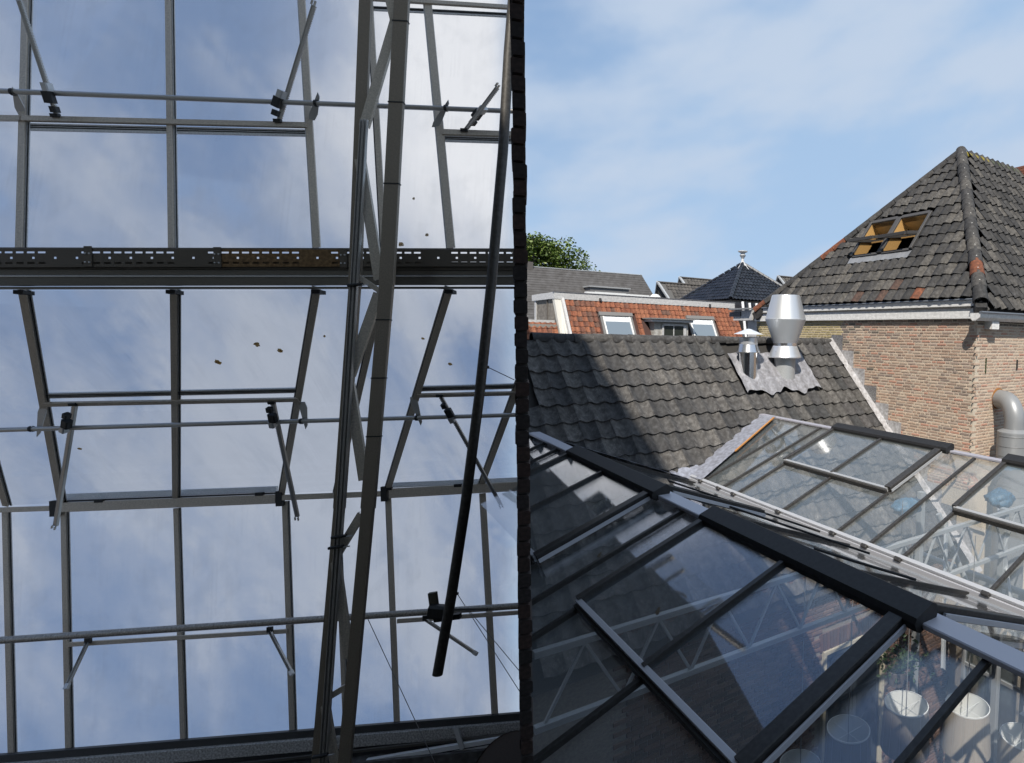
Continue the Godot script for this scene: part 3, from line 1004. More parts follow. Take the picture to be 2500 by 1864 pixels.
	var dm := Sh.new()
	dm.box(S(11.62, 23.8, -0.7), S(13.28, 22.95, 0.52))
	var dorm := part("dormer", dm, M(0.58, 0.58, 0.55, 0.7, 0, "blotch", 1), o)
	part("dormer_roof", Sh.new().box(S(11.42, 23.9, 0.53), S(13.42, 22.75, 0.64)), white, dorm)
	part("dormer_roof", Sh.new().box(S(11.36, 23.9, 0.643), S(13.48, 22.68, 0.69)), M(0.2, 0.2, 0.2, 0.8), dorm)
	part("pane", Sh.new().box(S(12.02, 22.955, -0.6), S(13.08, 22.942, 0.38)), M(0.03, 0.035, 0.03, 0.1), dorm)
	part("frame", Sh.new().bar(S(12.02, 22.93, -0.6), S(12.02, 22.93, 0.42), 0.09, 0.05, Vector3(0, 0, 1)).bar(S(13.1, 22.93, -0.6), S(13.1, 22.93, 0.42), 0.14, 0.05, Vector3(0, 0, 1)).bar(S(12.02, 22.93, 0.42), S(13.1, 22.93, 0.42), 0.1, 0.05, Vector3(0, 0, 1)).bar(S(12.55, 22.935, -0.6), S(12.55, 22.935, 0.36), 0.04, 0.03, Vector3(0, 0, 1)), white, dorm)
	part("lead_cheek", Sh.new().bar(S(11.5, 23.2, -0.5), S(11.42, 23.7, 0.5), 0.3, 0.03, nm), M(0.5, 0.5, 0.53, 0.6), dorm)
	# left end: white verge boards, grey panel and a lower red roof
	part("verge_board", Sh.new().hexa([S(7.72, 23.0, -0.6), S(8.02, 22.78, -0.6), S(8.05, 22.95, -0.6), S(7.75, 23.2, -0.6), S(7.72, 23.95, 1.33), S(7.98, 23.95, 1.33), S(7.98, 24.2, 1.33), S(7.72, 24.2, 1.33)]), M(0.5, 0.49, 0.45, 0.7), o)
	part("verge_board", Sh.new().bar(S(8.02, 22.72, -0.55), S(8.02, 23.9, 1.34), 0.10, 0.2, nm), white, o)
	part("end_panel", Sh.new().box(S(7.81, 24.1, 0.42), S(7.79, 26.6, 1.34)), M(0.27, 0.25, 0.22, 0.9, 0, "blotch", 1), o)
	part("end_board", Sh.new().bar(S(7.77, 26.62, 0.3), S(7.77, 26.55, 1.34), 0.2, 0.06, Vector3(1, 0, 0)), white, o)
	part("end_board", Sh.new().bar(S(7.77, 25.0, 0.45), S(7.77, 25.0, 1.34), 0.07, 0.05, Vector3(1, 0, 0)), M(0.10, 0.09, 0.08, 0.8), o)
	o = thing("low_red_roof", "low red pantile roof with a white fascia left of the mansard", "roof", site, S(6.4, 24, -9))
	part("fascia", Sh.new().box(S(6.45, 23.9, 0.30), S(7.72, 24.6, 0.47)), white, o)
	part("wall", Sh.new().box(S(6.5, 23.6, -9), S(7.7, 24.5, 0.298)), stone, o)
	var low := tile_list(S(6.4, 23.35, -0.3), Vector3.RIGHT, up, nm, 6, 3, 0.215, 0.245, func(_x, _s): return true, func(_i, _j): return [0, 1, 2, 5, 3][rng.randi() % 5], 0.02)
	lay(low, [pantile(0.215, 0.275, 0.04)], "roof_tile", mats, tones, o, 300)
	part("roof_deck", Sh.new().bar(S(6.4, 23.38, -0.35), S(7.7, 23.38, -0.35), 0.05, 0.2, Vector3.UP), M(0.05, 0.03, 0.02, 0.9), o)
	# striped glossy wall corner and white box gutter between mansard and hip roof
	o = thing("corner_gutter", "white box gutter and soffit between the red mansard and the hip roof", "gutter", site, S(9.2, 12.6, -9))
	part("gutter_box", Sh.new().box(S(8.83, 12.07, 0.40), S(9.6, 12.9, 0.66)), white, o)
	part("gutter_edge", Sh.new().bar(S(8.78, 12.06, 0.69), S(8.78, 12.95, 0.69), 0.14, 0.04, Vector3.UP), M(0.2, 0.21, 0.22, 0.6), o)
	part("panel", Sh.new().box(S(8.98, 12.05, -1), S(9.4, 12.45, 0.40)), white, o)
	part("soffit", Sh.new().box(S(8.80, 12.55, 0.5), S(9.2, 13.05, 0.62)), M(0.12, 0.12, 0.125, 0.8), o)
	o = thing("striped_wall", "black glazed tile corner wall that glints in white stripes", "wall", site, S(17.2, 23.8, -9))
	var gloss := M(0.02, 0.022, 0.028, 0.15)
	part("wall", Sh.new().box(S(16.75, 23.7, -9), S(19.5, 26, 1.62)), M(0.04, 0.04, 0.045, 0.5), o)
	for k in 11:
		var u := 16.7 + k * 0.21
		part("slat", Sh.new().tube([S(u, 23.25, -0.4), S(u, 23.62, 1.0 + (0.62 if k > 1 else 0.66))], 0.07, 8), gloss if k % 2 else M(0.72, 0.73, 0.74, 0.35), o)
	# black glazed pyramid roof
	o = thing("pyramid_roof_house", "house with a black glazed pyramid roof and a grey finial", "house", site, S(21.2, 30, -9))
	var C := S(18.27, 27, 2.0)
	var L := S(18.27, 32.9, 2.0)
	var R := S(24.17, 27, 2.0)
	var B := S(24.17, 32.9, 2.0)
	var A := S(21.15, 29.98, 4.42)
	part("wall", Sh.new().box(S(18.5, 27.2, -9), S(24, 32.7, 2.0)), M(0.3, 0.28, 0.25, 0.9), o)
	part("roof_deck", four(L, C, R, B, A), M(0.012, 0.013, 0.016, 0.4), o)
	var bt := [Color(0.020, 0.022, 0.028), Color(0.026, 0.028, 0.035), Color(0.016, 0.018, 0.022)]
	var bmats := tinted(bt, 0.22, "fine", 3)
	var ml := (L + C) / 2
	var mr := (C + R) / 2
	var ul := (A - ml).normalized()
	var ur := (A - mr).normalized()
	var lens := (A - ml).length()
	var tile := pantile(0.24, 0.34, 0.05, false, 5)
	var one := tile_list(L, Vector3(0, 0, 1), ul, Vector3(0, 0, 1).cross(-ul) * -1.0, 24, 12, 0.245, 0.31, func(x, s): return absf(x - 2.95) < 2.95 * (1 - (s + 0.15) / lens), func(_i, _j): return rng.randi() % 3)
	one.append_array(tile_list(C, Vector3.RIGHT, ur, Vector3.RIGHT.cross(-ur) * -1.0, 24, 12, 0.245, 0.31, func(x, s): return absf(x - 2.95) < 2.95 * (1 - (s + 0.15) / lens), func(_i, _j): return rng.randi() % 3))
	lay(one, [tile], "roof_tile", bmats, bt, o, 290)
	var cap := ridge_tile(0.36, 0.13, 0.10, 7)
	var cm := cap.mesh()
	for e: Array in [[C, 13, 1.0], [L, 11, 1.0], [R, 13, 0.0]]:
		for k in e[1]:
			var z: Vector3 = (e[0] - A).normalized()
			var x := Vector3.UP.cross(z).normalized()
			part_mesh("hip_tile", cm, bmats[k % 3] if e[2] > 0.5 else M(0.16, 0.165, 0.17, 0.4), o, Transform3D(Basis(x, z.cross(x), z).rotated(x, 0.06), (e[0] as Vector3).lerp(A, (k + 0.1) / float(e[1])) + Vector3(0, 0.03, 0)))
	var lead := M(0.5, 0.51, 0.52, 0.6)
	var cone := Sh.new()
	cone.lathe(A, [[0.55, -0.40], [0.30, -0.12], [0.12, 0.14], [0.10, 0.2]], 4)
	part("lead_cap", cone, lead, o)
	part("finial", Sh.new().lathe(A, [[0.10, 0.18], [0.07, 0.3], [0.11, 0.38], [0.20, 0.52], [0.13, 0.6], [0.14, 0.66], [0.30, 0.74], [0.30, 0.79], [0.001, 0.80]], 16), lead, o)
	# long slate roof and small gables behind
	var slate := M(0.115, 0.113, 0.115, 0.8, 0, "blotch", 0.45)
	o = thing("slate_roof_house", "long plain grey slate roof below the green tree", "house", site, S(12, 42, -9))
	var rf := Sh.new()
	rf.hexa([S(10.0, 37.2, 0.4), S(20.35, 37.2, 0.4), S(20.35, 43, 0.4), S(11.5, 43, 0.4), S(10.75, 39.9, 4.15), S(19.2, 39.9, 4.22), S(19.2, 40.1, 4.22), S(10.75, 40.1, 4.15)])
	part("roof", rf, slate, o)
	for j in 22:
		var t := (j + 1) / 23.0
		part("slate_course", Sh.new().bar(S(lerpf(10.05, 10.8, t), lerpf(37.2, 39.9, t) - 0.01, lerpf(0.4, 4.15, t)), S(lerpf(20.3, 19.2, t), lerpf(37.2, 39.9, t) - 0.01, lerpf(0.4, 4.22, t)), 0.02, 0.014, Vector3(0, 0.6, 0.8)), slate, o)
	part("wall", Sh.new().box(S(11.5, 37.4, -9), S(20.2, 42.8, 0.4)), stone, o)
	part("ridge_cap", Sh.new().bar(S(10.75, 40, 4.19), S(19.2, 40, 4.26), 0.25, 0.08, Vector3.UP, 0.6), M(0.24, 0.25, 0.26, 0.7), o)
	part("dormer", Sh.new().box(S(14.6, 38.0, 1.0), S(17.3, 39.5, 3.0)), M(0.14, 0.14, 0.145, 0.8), o)
	part("dormer_window", Sh.new().box(S(14.9, 37.97, 2.3), S(17.1, 38.02, 2.72)), M(0.65, 0.66, 0.66, 0.5), o)
	part("dormer_edge", Sh.new().box(S(14.5, 37.9, 3.01), S(17.4, 39.5, 3.1)), M(0.3, 0.31, 0.32, 0.6), o)
	part("chimney", Sh.new().box(S(10.75, 39.8, 3.9), S(11.5, 40.4, 4.5)), M(0.12, 0.11, 0.105, 0.9, 0, "grain", 2), o)
	var gt := [Color(0.12, 0.115, 0.11), Color(0.15, 0.143, 0.135), Color(0.10, 0.097, 0.095)]
	var gm := tinted(gt, 0.85, "grime", 1.5)
	var lab := ["small grey tiled roof with a white verge beside the slate roof", "grey gable roof peak rising behind the black pyramid roof", "grey tiled roof end between the pyramid roof and the hip roof"]
	var spots := [[20.5, 26.5, 40.0, 3.82], [24.6, 30.0, 44.0, 4.75], [32.0, 40.0, 40.0, 5.15]]
	for k in 3:
		var a: float = spots[k][0]
		var b: float = spots[k][1]
		var v: float = spots[k][2]
		var y: float = spots[k][3]
		o = thing("gable_house", lab[k], "house", site, S((a + b) / 2, v, -9))
		part("wall", Sh.new().box(S(a + 0.3, v - 2.3, -9), S(b, v + 2.3, y - 3)), stone, o)
		var g := Sh.new()
		g.hexa([S(a + 0.9, v - 2.6, y - 3), S(b, v - 2.6, y - 3), S(b, v + 2.6, y - 3), S(a + 0.9, v + 2.6, y - 3), S(a + 0.05, v - 0.02, y), S(b, v - 0.02, y), S(b, v + 0.02, y), S(a + 0.05, v + 0.02, y)])
		part("roof_deck", g, M(0.09, 0.088, 0.085, 0.9), o)
		var upg := Vector3(0, 3, -2.58).normalized()
		var tg := tile_list(S(a + 0.6, v - 2.58, y - 3), Vector3.RIGHT, upg, Vector3(0, 2.58, 3).normalized(), int((b - a - 0.6) / 0.3), 12, 0.3, 0.33, func(x, s): return x > 0.3 - s * 0.05, func(_i, _j): return rng.randi() % 3)
		lay(tg, [pantile(0.3, 0.36, 0.05, false, 5)], "roof_tile", gm, gt, o, 120)
		part("verge", Sh.new().bar(S(a + 0.85, v - 2.7, y - 3.05), S(a, v, y + 0.08), 0.14, 0.16, Vector3(-1, 0.2, 0)), M(0.34, 0.36, 0.38, 0.7), o)
		part("verge", Sh.new().bar(S(a + 0.85, v + 2.7, y - 3.05), S(a, v, y + 0.08), 0.14, 0.16, Vector3(-1, 0.2, 0)), M(0.34, 0.36, 0.38, 0.7), o)
		part("ridge_cap", Sh.new().bar(S(a, v, y + 0.06), S(b, v, y + 0.06), 0.24, 0.12, Vector3.UP, 0.6), gm[1], o)
	build_tree()

func four(L: Vector3, C: Vector3, R: Vector3, B: Vector3, A: Vector3) -> Sh:
	var s := Sh.new()
	var d := Vector3(0, -0.04, 0)
	s.tri(L + d, C + d, A + d)
	s.tri(C + d, R + d, A + d)
	s.tri(R + d, B + d, A + d)
	s.tri(B + d, L + d, A + d)
	return s

func build_tree():
	var o := thing("leafy_tree", "round green leafy tree standing behind the long slate roof", "tree", site, S(17.5, 60, -9))
	var bark := M(0.075, 0.06, 0.048, 0.95, 0, "fine", 2)
	var tr := Sh.new()
	tr.tube([S(17.6, 60, -9), S(17.7, 60.1, -4), S(17.5, 60, 0.5)], 0.42, 10)
	part("trunk", tr, bark, o)
	var lobes := [[17.6, 60.0, 6.2, 3.3], [19.4, 59.6, 7.6, 2.4], [17.0, 60.4, 7.0, 2.3], [20.9, 60.0, 6.3, 2.6], [22.6, 60.3, 5.2, 2.2], [18.2, 60.2, 8.2, 1.9], [24.0, 60, 4.2, 1.6], [19.5, 60, 4.2, 3.4], [17.2, 59, 8.3, 1.5], [21.8, 59.2, 3.6, 2.6]]
	for l: Array in lobes:
		var b := Sh.new()
		var e := S(l[0], l[1], l[2])
		var s := S(17.5, 60, 0.4)
		b.tube([s, s.lerp(e, 0.5) + Vector3(0, -0.4, 0), e], 0.11, 6)
		for k in 5:
			var dir := Vector3(rng.randf_range(-1, 1), rng.randf_range(-0.2, 1), rng.randf_range(-1, 1)).normalized()
			b.tube([e.lerp(s, 0.2), e + dir * l[3] * 0.8], 0.035, 4, false)
		part("limb", b, bark, o)
	var greens := [Color(0.085, 0.135, 0.022), Color(0.115, 0.165, 0.03), Color(0.06, 0.10, 0.02), Color(0.14, 0.18, 0.04)]
	var crown := Sh.new()
	var leaf := Sh.new()
	leaf.quad(Vector3(-0.5, 0, 0), Vector3(0, -0.12, 0.42), Vector3(0.5, 0, 0), Vector3(0, 0.10, -0.42))
	for l: Array in lobes:
		var c := S(l[0], l[1], l[2])
		for k in int(120 * l[3]):
			var dir := Vector3(rng.randfn(), rng.randfn(), rng.randfn()).normalized()
			var rad: float = l[3] * pow(rng.randf(), 0.38) * (0.85 + 0.3 * nz.get_noise_3d(dir.x * 60 + l[0] * 30, dir.y * 60, dir.z * 60) * 2)
			var p := c + dir * Vector3(1, 0.82, 1) * rad
			var tone: Color = greens[rng.randi() % 4]
			if p.x < -0.263 * p.z:
				continue
			for q in 5:
				var at := p + Vector3(rng.randf_range(-0.35, 0.35), rng.randf_range(-0.25, 0.25), rng.randf_range(-0.35, 0.35))
				var b := Basis.from_euler(Vector3(rng.randf_range(-0.9, 0.9), rng.randf() * TAU, rng.randf_range(-0.9, 0.9))).scaled(Vector3.ONE * rng.randf_range(0.18, 0.34))
				crown.add(leaf, Transform3D(b, at), tone)
	var m := M(1, 1, 1, 0.6)
	m.vertex_color_use_as_albedo = true
	m.backlight_enabled = true
	m.backlight = Color(0.5, 0.55, 0.2)
	part("crown", crown, m, o)

# ---------- the two glass roofs of the court

const K := 0.376
const YR := -1.37

func gp(ur: float, u: float, v: float, h: float) -> Vector3:
	var sg := signf(u - ur)
	return S(u, v, YR - K * absf(u - ur)) + Vector3(sg * 0.352, 0.936, 0) * h

func vend(ur: float, u: float) -> float:
	return (YR - K * absf(u - ur) + 9.556 - 0.10) / RS

func slope(o: Node3D, ur: float, ue: float, bars: Array, vents: Array, last: float, mats: Dictionary):
	# bars: v positions; vents: [v of one side, middle, other side]
	var sg := signf(ue - ur)
	var nm := Vector3(sg * 0.352, 0.936, 0)
	var u0 := ur + sg * 0.03
	var um := ur + sg * 1.0
	# the near slope ends at the wall that runs on behind the brick pier
	var cu := func(v: float, u: float): return maxf(u, 0.272 * v) if ur < 3 and sg < 0 else u
	for b: float in bars:
		part("glazing_bar", Sh.new().bar(gp(ur, u0, minf(b, vend(ur, u0)), 0.012), gp(ur, cu.call(b, ue), minf(b, vend(ur, ue)) if ur > 3 or sg > 0 else b, 0.012), 0.030, 0.034, nm), mats.bar, o)
	var cells := []
	var all: Array = bars.duplicate()
	for w: Array in vents:
		all.append_array(w)
	all.sort()
	all.reverse()
	# first pane is cut along the tiled roof
	cells.append([99.0, all[0], u0])
	for i in all.size() - 1:
		var in_vent := false
		for w: Array in vents:
			if all[i] <= w[0] + 0.01 and all[i + 1] >= w[2] - 0.01:
				in_vent = true
		cells.append([all[i], all[i + 1], um if in_vent else u0])
	cells.append([all[all.size() - 1], last, u0])
	for c: Array in cells:
		var s := Sh.new()
		var us: float = c[2]
		var a0: float = minf(c[0], vend(ur, us))
		var a1: float = minf(c[0], vend(ur, ue))
		if c[1] < a0:
			if ur < 3 and sg < 0:
				var vk := ue / 0.27
				var ring := [gp(ur, us, c[1], 0), gp(ur, us, a0, 0), gp(ur, cu.call(a0, ue), a0, 0)]
				if vk > c[1] and vk < a0:
					ring.append(gp(ur, ue, vk, 0))
				ring.append(gp(ur, cu.call(c[1], ue), c[1], 0))
				for i in range(1, ring.size() - 1):
					s.tri(ring[0], ring[i], ring[i + 1])
			else:
				s.quad(gp(ur, ue, a1, 0), gp(ur, ue, minf(c[1], a1 - 0.01), 0), gp(ur, us, c[1], 0), gp(ur, us, a0, 0))
			var pn := part("pane", s, mats.glass, o)
			for k in (3 if ur < 3 and sg < 0 else 1):
				part_mesh("inner_pane", pn.mesh, mats.glass, pn, Transform3D(Basis(), nm * -0.007 * (k + 1)))
			if mats.has("film") and sg < 0:
				part_mesh("dust_film", pn.mesh, mats.film, pn, Transform3D(Basis(), nm * 0.003))
	for w: Array in vents:
		for v: float in w:
			if cu.call(v, ue) < um - 0.05 or sg > 0 or ur > 3:
				part("glazing_bar", Sh.new().bar(gp(ur, um + sg * 0.01, v, 0.012), gp(ur, cu.call(v, ue), v, 0.012), 0.030, 0.034, nm), mats.bar, o)
		var wl: float = minf(w[0], um / 0.27) if ur < 3 else w[0]
		var f := Sh.new()
		f.bar(gp(ur, ur + sg * 0.05, w[0], 0.06), gp(ur, cu.call(w[0], um), w[0], 0.06), 0.05, 0.06, nm)
		f.bar(gp(ur, ur + sg * 0.05, w[2], 0.06), gp(ur, um, w[2], 0.06), 0.085, 0.07, nm)
		var win := part("vent_window", f, mats.bar, o)
		part("side_trim", Sh.new().bar(gp(ur, ur + sg * 0.1, w[2] - 0.055, 0.05), gp(ur, um, w[2] - 0.055, 0.05), 0.010, 0.03, nm), mats.alu, win)
		part("middle_bar", Sh.new().bar(gp(ur, ur + sg * 0.05, w[1], 0.06), gp(ur, cu.call(w[1], um), w[1], 0.06), 0.034, 0.05, nm), mats.bar, win)
		part("bottom_rail", Sh.new().bar(gp(ur, um, wl, 0.055), gp(ur, um, w[2], 0.055), 0.035, 0.045, nm), mats.alu, win)
		part("rail_shadow_strip", Sh.new().bar(gp(ur, um + sg * 0.026, wl, 0.03), gp(ur, um + sg * 0.026, w[2], 0.03), 0.02, 0.05, nm), mats.bar, win)
		part("hinge_hood", Sh.new().bar(gp(ur, ur + sg * 0.02, w[0] + 0.03, 0.07), gp(ur, ur + sg * 0.02, w[2] - 0.12, 0.07), 0.17, 0.085, nm, 0.5), mats.seal, win)
		for i in 2:
			var s := Sh.new()
			s.quad(gp(ur, cu.call(w[i], um), w[i], 0.062), gp(ur, cu.call(w[i + 1], um), w[i + 1], 0.062), gp(ur, ur + sg * 0.08, w[i + 1], 0.062), gp(ur, ur + sg * 0.08, w[i], 0.062))
			part("pane", s, mats.glass, win)
			for e in (3 if ur < 3 and sg < 0 else 1):
				for k in s.v.size():
					s.v[k] -= nm * 0.007
				part("inner_pane", s, mats.glass, win)

func build_glass_roofs():
	var mats := {"bar": M(0.042, 0.041, 0.041, 0.45, 0.1, "grime", 3), "alu": M(0.52, 0.53, 0.57, 0.4, 0.4), "seal": M(0.019, 0.019, 0.02, 0.6, 0, "grime", 2.5), "glass": glass(0.48, 0.60, 0.70, 0.025)}
	var o := thing("glass_roof", "near gabled glass roof in shade with black vent frames and hinge hoods", "glass roof", site, S(2.3, 3, -2.1), "gabled glass roofs over the court")
	slope(o, 2.3, 0.35, [7.38, 6.9, 3.95, 1.32], [[6.37, 5.39, 4.43], [3.55, 2.62, 1.76], [0.9, -0.02, -0.9]], -1.2, mats)
	slope(o, 2.3, 4.12, [6.9, 5.4, 3.95, 2.62, 1.32], [], -1.2, mats)
	var white := M(0.52, 0.52, 0.57, 0.45, 0.2)
	part("ridge_cap", Sh.new().bar(S(2.3, 8.0, YR + 0.025), S(2.3, -1.2, YR + 0.025), 0.15, 0.03, Vector3.UP, 0.4), white, o)
	for e: Array in [[4.5, 3.44], [1.72, 3.3]]:
		part("raised_bar", Sh.new().bar(gp(2.3, 2.36, e[0], 0.06), gp(2.3, e[1], e[0], 0.06), 0.06, 0.07, Vector3(0.352, 0.936, 0)), mats.bar, o)
		part("raised_trim", Sh.new().bar(gp(2.3, 2.42, e[0] - 0.05, 0.05), gp(2.3, e[1], e[0] - 0.05, 0.05), 0.018, 0.03, Vector3(0.352, 0.936, 0)), mats.alu, o)
	part("eave_rail", Sh.new().bar(S(0.33, 1.2, -2.11), S(0.33, -1.2, -2.11), 0.1, 0.06, Vector3.UP), mats.alu, o)
	var far := thing("glass_roof", "sunlit far gabled glass roof with the tiled slope seen through it", "glass roof", site, S(6.1, 3, -2.1), "gabled glass roofs over the court")
	var m2 := mats.duplicate()
	m2.glass = glass(0.50, 0.58, 0.60, 0.05)
	m2.alu = M(0.40, 0.41, 0.42, 0.45, 0.4)
	m2.film = dust(0.35)
	m2.bar = M(0.065, 0.063, 0.061, 0.45, 0.1, "grime", 3)
	slope(far, 6.1, 4.25, [6.93, 6.47, 3.84, 1.2], [[6.12, 5.2, 4.29], [3.42, 2.52, 1.62], [0.75, -0.1, -0.9]], -1.2, m2)
	slope(far, 6.1, 8.93, [6.93, 6.0, 5.1, 4.2, 3.4, 2.5, 1.6, 0.7], [], -1.2, m2)
	part("ridge_cap", Sh.new().bar(S(6.1, 8.0, YR + 0.02), S(6.1, -1.2, YR + 0.02), 0.10, 0.03, Vector3.UP, 0.4), M(0.36, 0.36, 0.41, 0.5, 0.2), far)
	part("bottom_rail", Sh.new().bar(S(4.27, 7.4, -2.035), S(4.27, -1.2, -2.035), 0.045, 0.045, Vector3(-0.35, 0.94, 0)), M(0.42, 0.43, 0.45, 0.5, 0.3), far)
	for v: float in [6.93, 6.47, 6.12, 5.2, 4.29, 3.84, 3.42, 2.52, 1.62]:
		part("bar_clip", Sh.new().bar(S(4.215, v, -2.05), S(4.24, v, -2.03), 0.05, 0.07, Vector3(0, 0, 1)), m2.bar, far)
	o = thing("valley_gutter", "pale aluminium valley gutter between the two glass roofs", "gutter", site, S(4.19, 3, -2.2))
	part("gutter_floor", Sh.new().box(S(4.10, 7.38, -2.16), S(4.25, -1.2, -2.13)), M(0.40, 0.41, 0.42, 0.5, 0.4, "blotch", 2), o)
	part("gutter_lip", Sh.new().bar(S(4.10, 7.38, -2.08), S(4.10, -1.2, -2.08), 0.03, 0.08, Vector3.UP), M(0.30, 0.31, 0.32, 0.5, 0.4), o)
	part("gutter_lip", Sh.new().bar(S(4.235, 7.38, -2.09), S(4.235, -1.2, -2.09), 0.022, 0.08, Vector3.UP), mats.alu, o)
	# lead flashings where the glass meets the tiled roof
	var lead := M(0.44, 0.47, 0.56, 0.5, 0.25, "blotch", 2.2, 0.1)
	var fl := Sh.new()
	for k in 12:
		var ua := 6.15 - k * 0.158
		var ub := ua - 0.158
		var ja := 0.02 * sin(k * 2.1)
		var jb := 0.02 * sin((k + 1) * 2.1)
		var pa := gp(6.1, minf(ua, 6.099), vend(6.1, ua) + 0.10 + ja, 0.035)
		var pb := gp(6.1, ub, vend(6.1, ub) + 0.10 + jb, 0.035)
		fl.quad(pb, gp(6.1, ub, vend(6.1, ub) - 0.33, 0.05), gp(6.1, minf(ua, 6.099), vend(6.1, ua) - 0.33, 0.05), pa)
	var f1 := single("lead_flashing", "wide pale lead flashing climbing along the end of the far glass roof", "flashing", site, S(5.2, 7.6, -1.8), fl, lead, "lead flashings around the glass roofs")
	f1.set_meta("kind", "thing")
	single("wood_batten", "thin orange wooden batten beside the wide lead flashing", "batten", site, S(5.4, 7.5, -1.8), Sh.new().bar(gp(6.1, 6.04, vend(6.1, 6.04) - 0.345, 0.055), gp(6.1, 5.0, vend(6.1, 5.0) - 0.345, 0.055), 0.02, 0.02, Vector3.UP), M(0.42, 0.19, 0.05, 0.7))
	var f2 := Sh.new()
	for k in 12:
		var ua := 2.3 + k * 0.157
		var ub := ua + 0.157
		f2.quad(gp(2.299, ua, vend(2.3, ua) + 0.06, 0.03), gp(2.299, ua, vend(2.3, ua) - 0.09, 0.035), gp(2.299, ub, vend(2.3, ub) - 0.09, 0.035), gp(2.299, ub, vend(2.3, ub) + 0.06, 0.03))
	single("lead_flashing", "narrow shaded lead flashing below the dark part of the tiled roof", "flashing", site, S(3.2, 7.7, -1.7), f2, lead, "lead flashings around the glass roofs")
	var f3 := Sh.new()
	f3.hexa([S(4.0, 7.20, -2.08), S(4.5, 7.25, -2.04), S(4.45, 7.55, -1.94), S(4.0, 7.55, -1.98), S(4.0, 7.22, -2.03), S(4.5, 7.27, -1.99), S(4.45, 7.55, -1.86), S(4.0, 7.55, -1.90)])
	single("lead_patch", "crumpled lead patch at the foot of the two flashings", "flashing", site, S(4.2, 7.4, -2.1), f3, lead)
	var lb := ["small dead leaf lying on the narrow near pane beside the first vent", "tiny dead leaf lying low on the near pane of the second vent"]
	for k in 2:
		var c := gp(2.3, 1.62, 4.05, 0.008) if k == 0 else gp(2.3, 1.55, 2.95, 0.07)
		var pts := PackedVector2Array()
		for i in 10:
			pts.append(Vector2(cos(TAU * i / 10) * 0.035, sin(TAU * i / 10) * 0.012 * (1 + 0.4 * sin(i * 2.0))))
		single("dead_leaf", lb[k], "leaf", site, c, Sh.new().plate(pts, c, Vector3(0.6, 0.2, -0.77).normalized(), Vector3(0.7, 0.26, 0.65).normalized(), 0.004), M(0.07, 0.05, 0.03, 0.9), "dead leaves on the near glass")
	var cord := [[[2.74, 2.98], [2.95, 2.8], [3.15, 2.67], [3.34, 2.55]], [[2.9, 4.6], [3.2, 4.2], [3.5, 3.8], [3.8, 3.4]], [[3.0, 5.6], [3.4, 5.0], [3.7, 4.55], [3.95, 4.2]]]
	var cl := ["black cord lying on the glass slope nearest the thick hinge hood", "black cord lying on the glass slope along the valley gutter", "black cord lying on the glass slope near the lead patch"]
	for k in 3:
		var pts := []
		for p: Array in cord[k]:
			pts.append(gp(2.3, p[0], p[1], 0.05))
		single("cord", cl[k], "cord", site, pts[0], Sh.new().tube(pts, 0.011, 6), mats.seal, "cords lying on the glass slope")

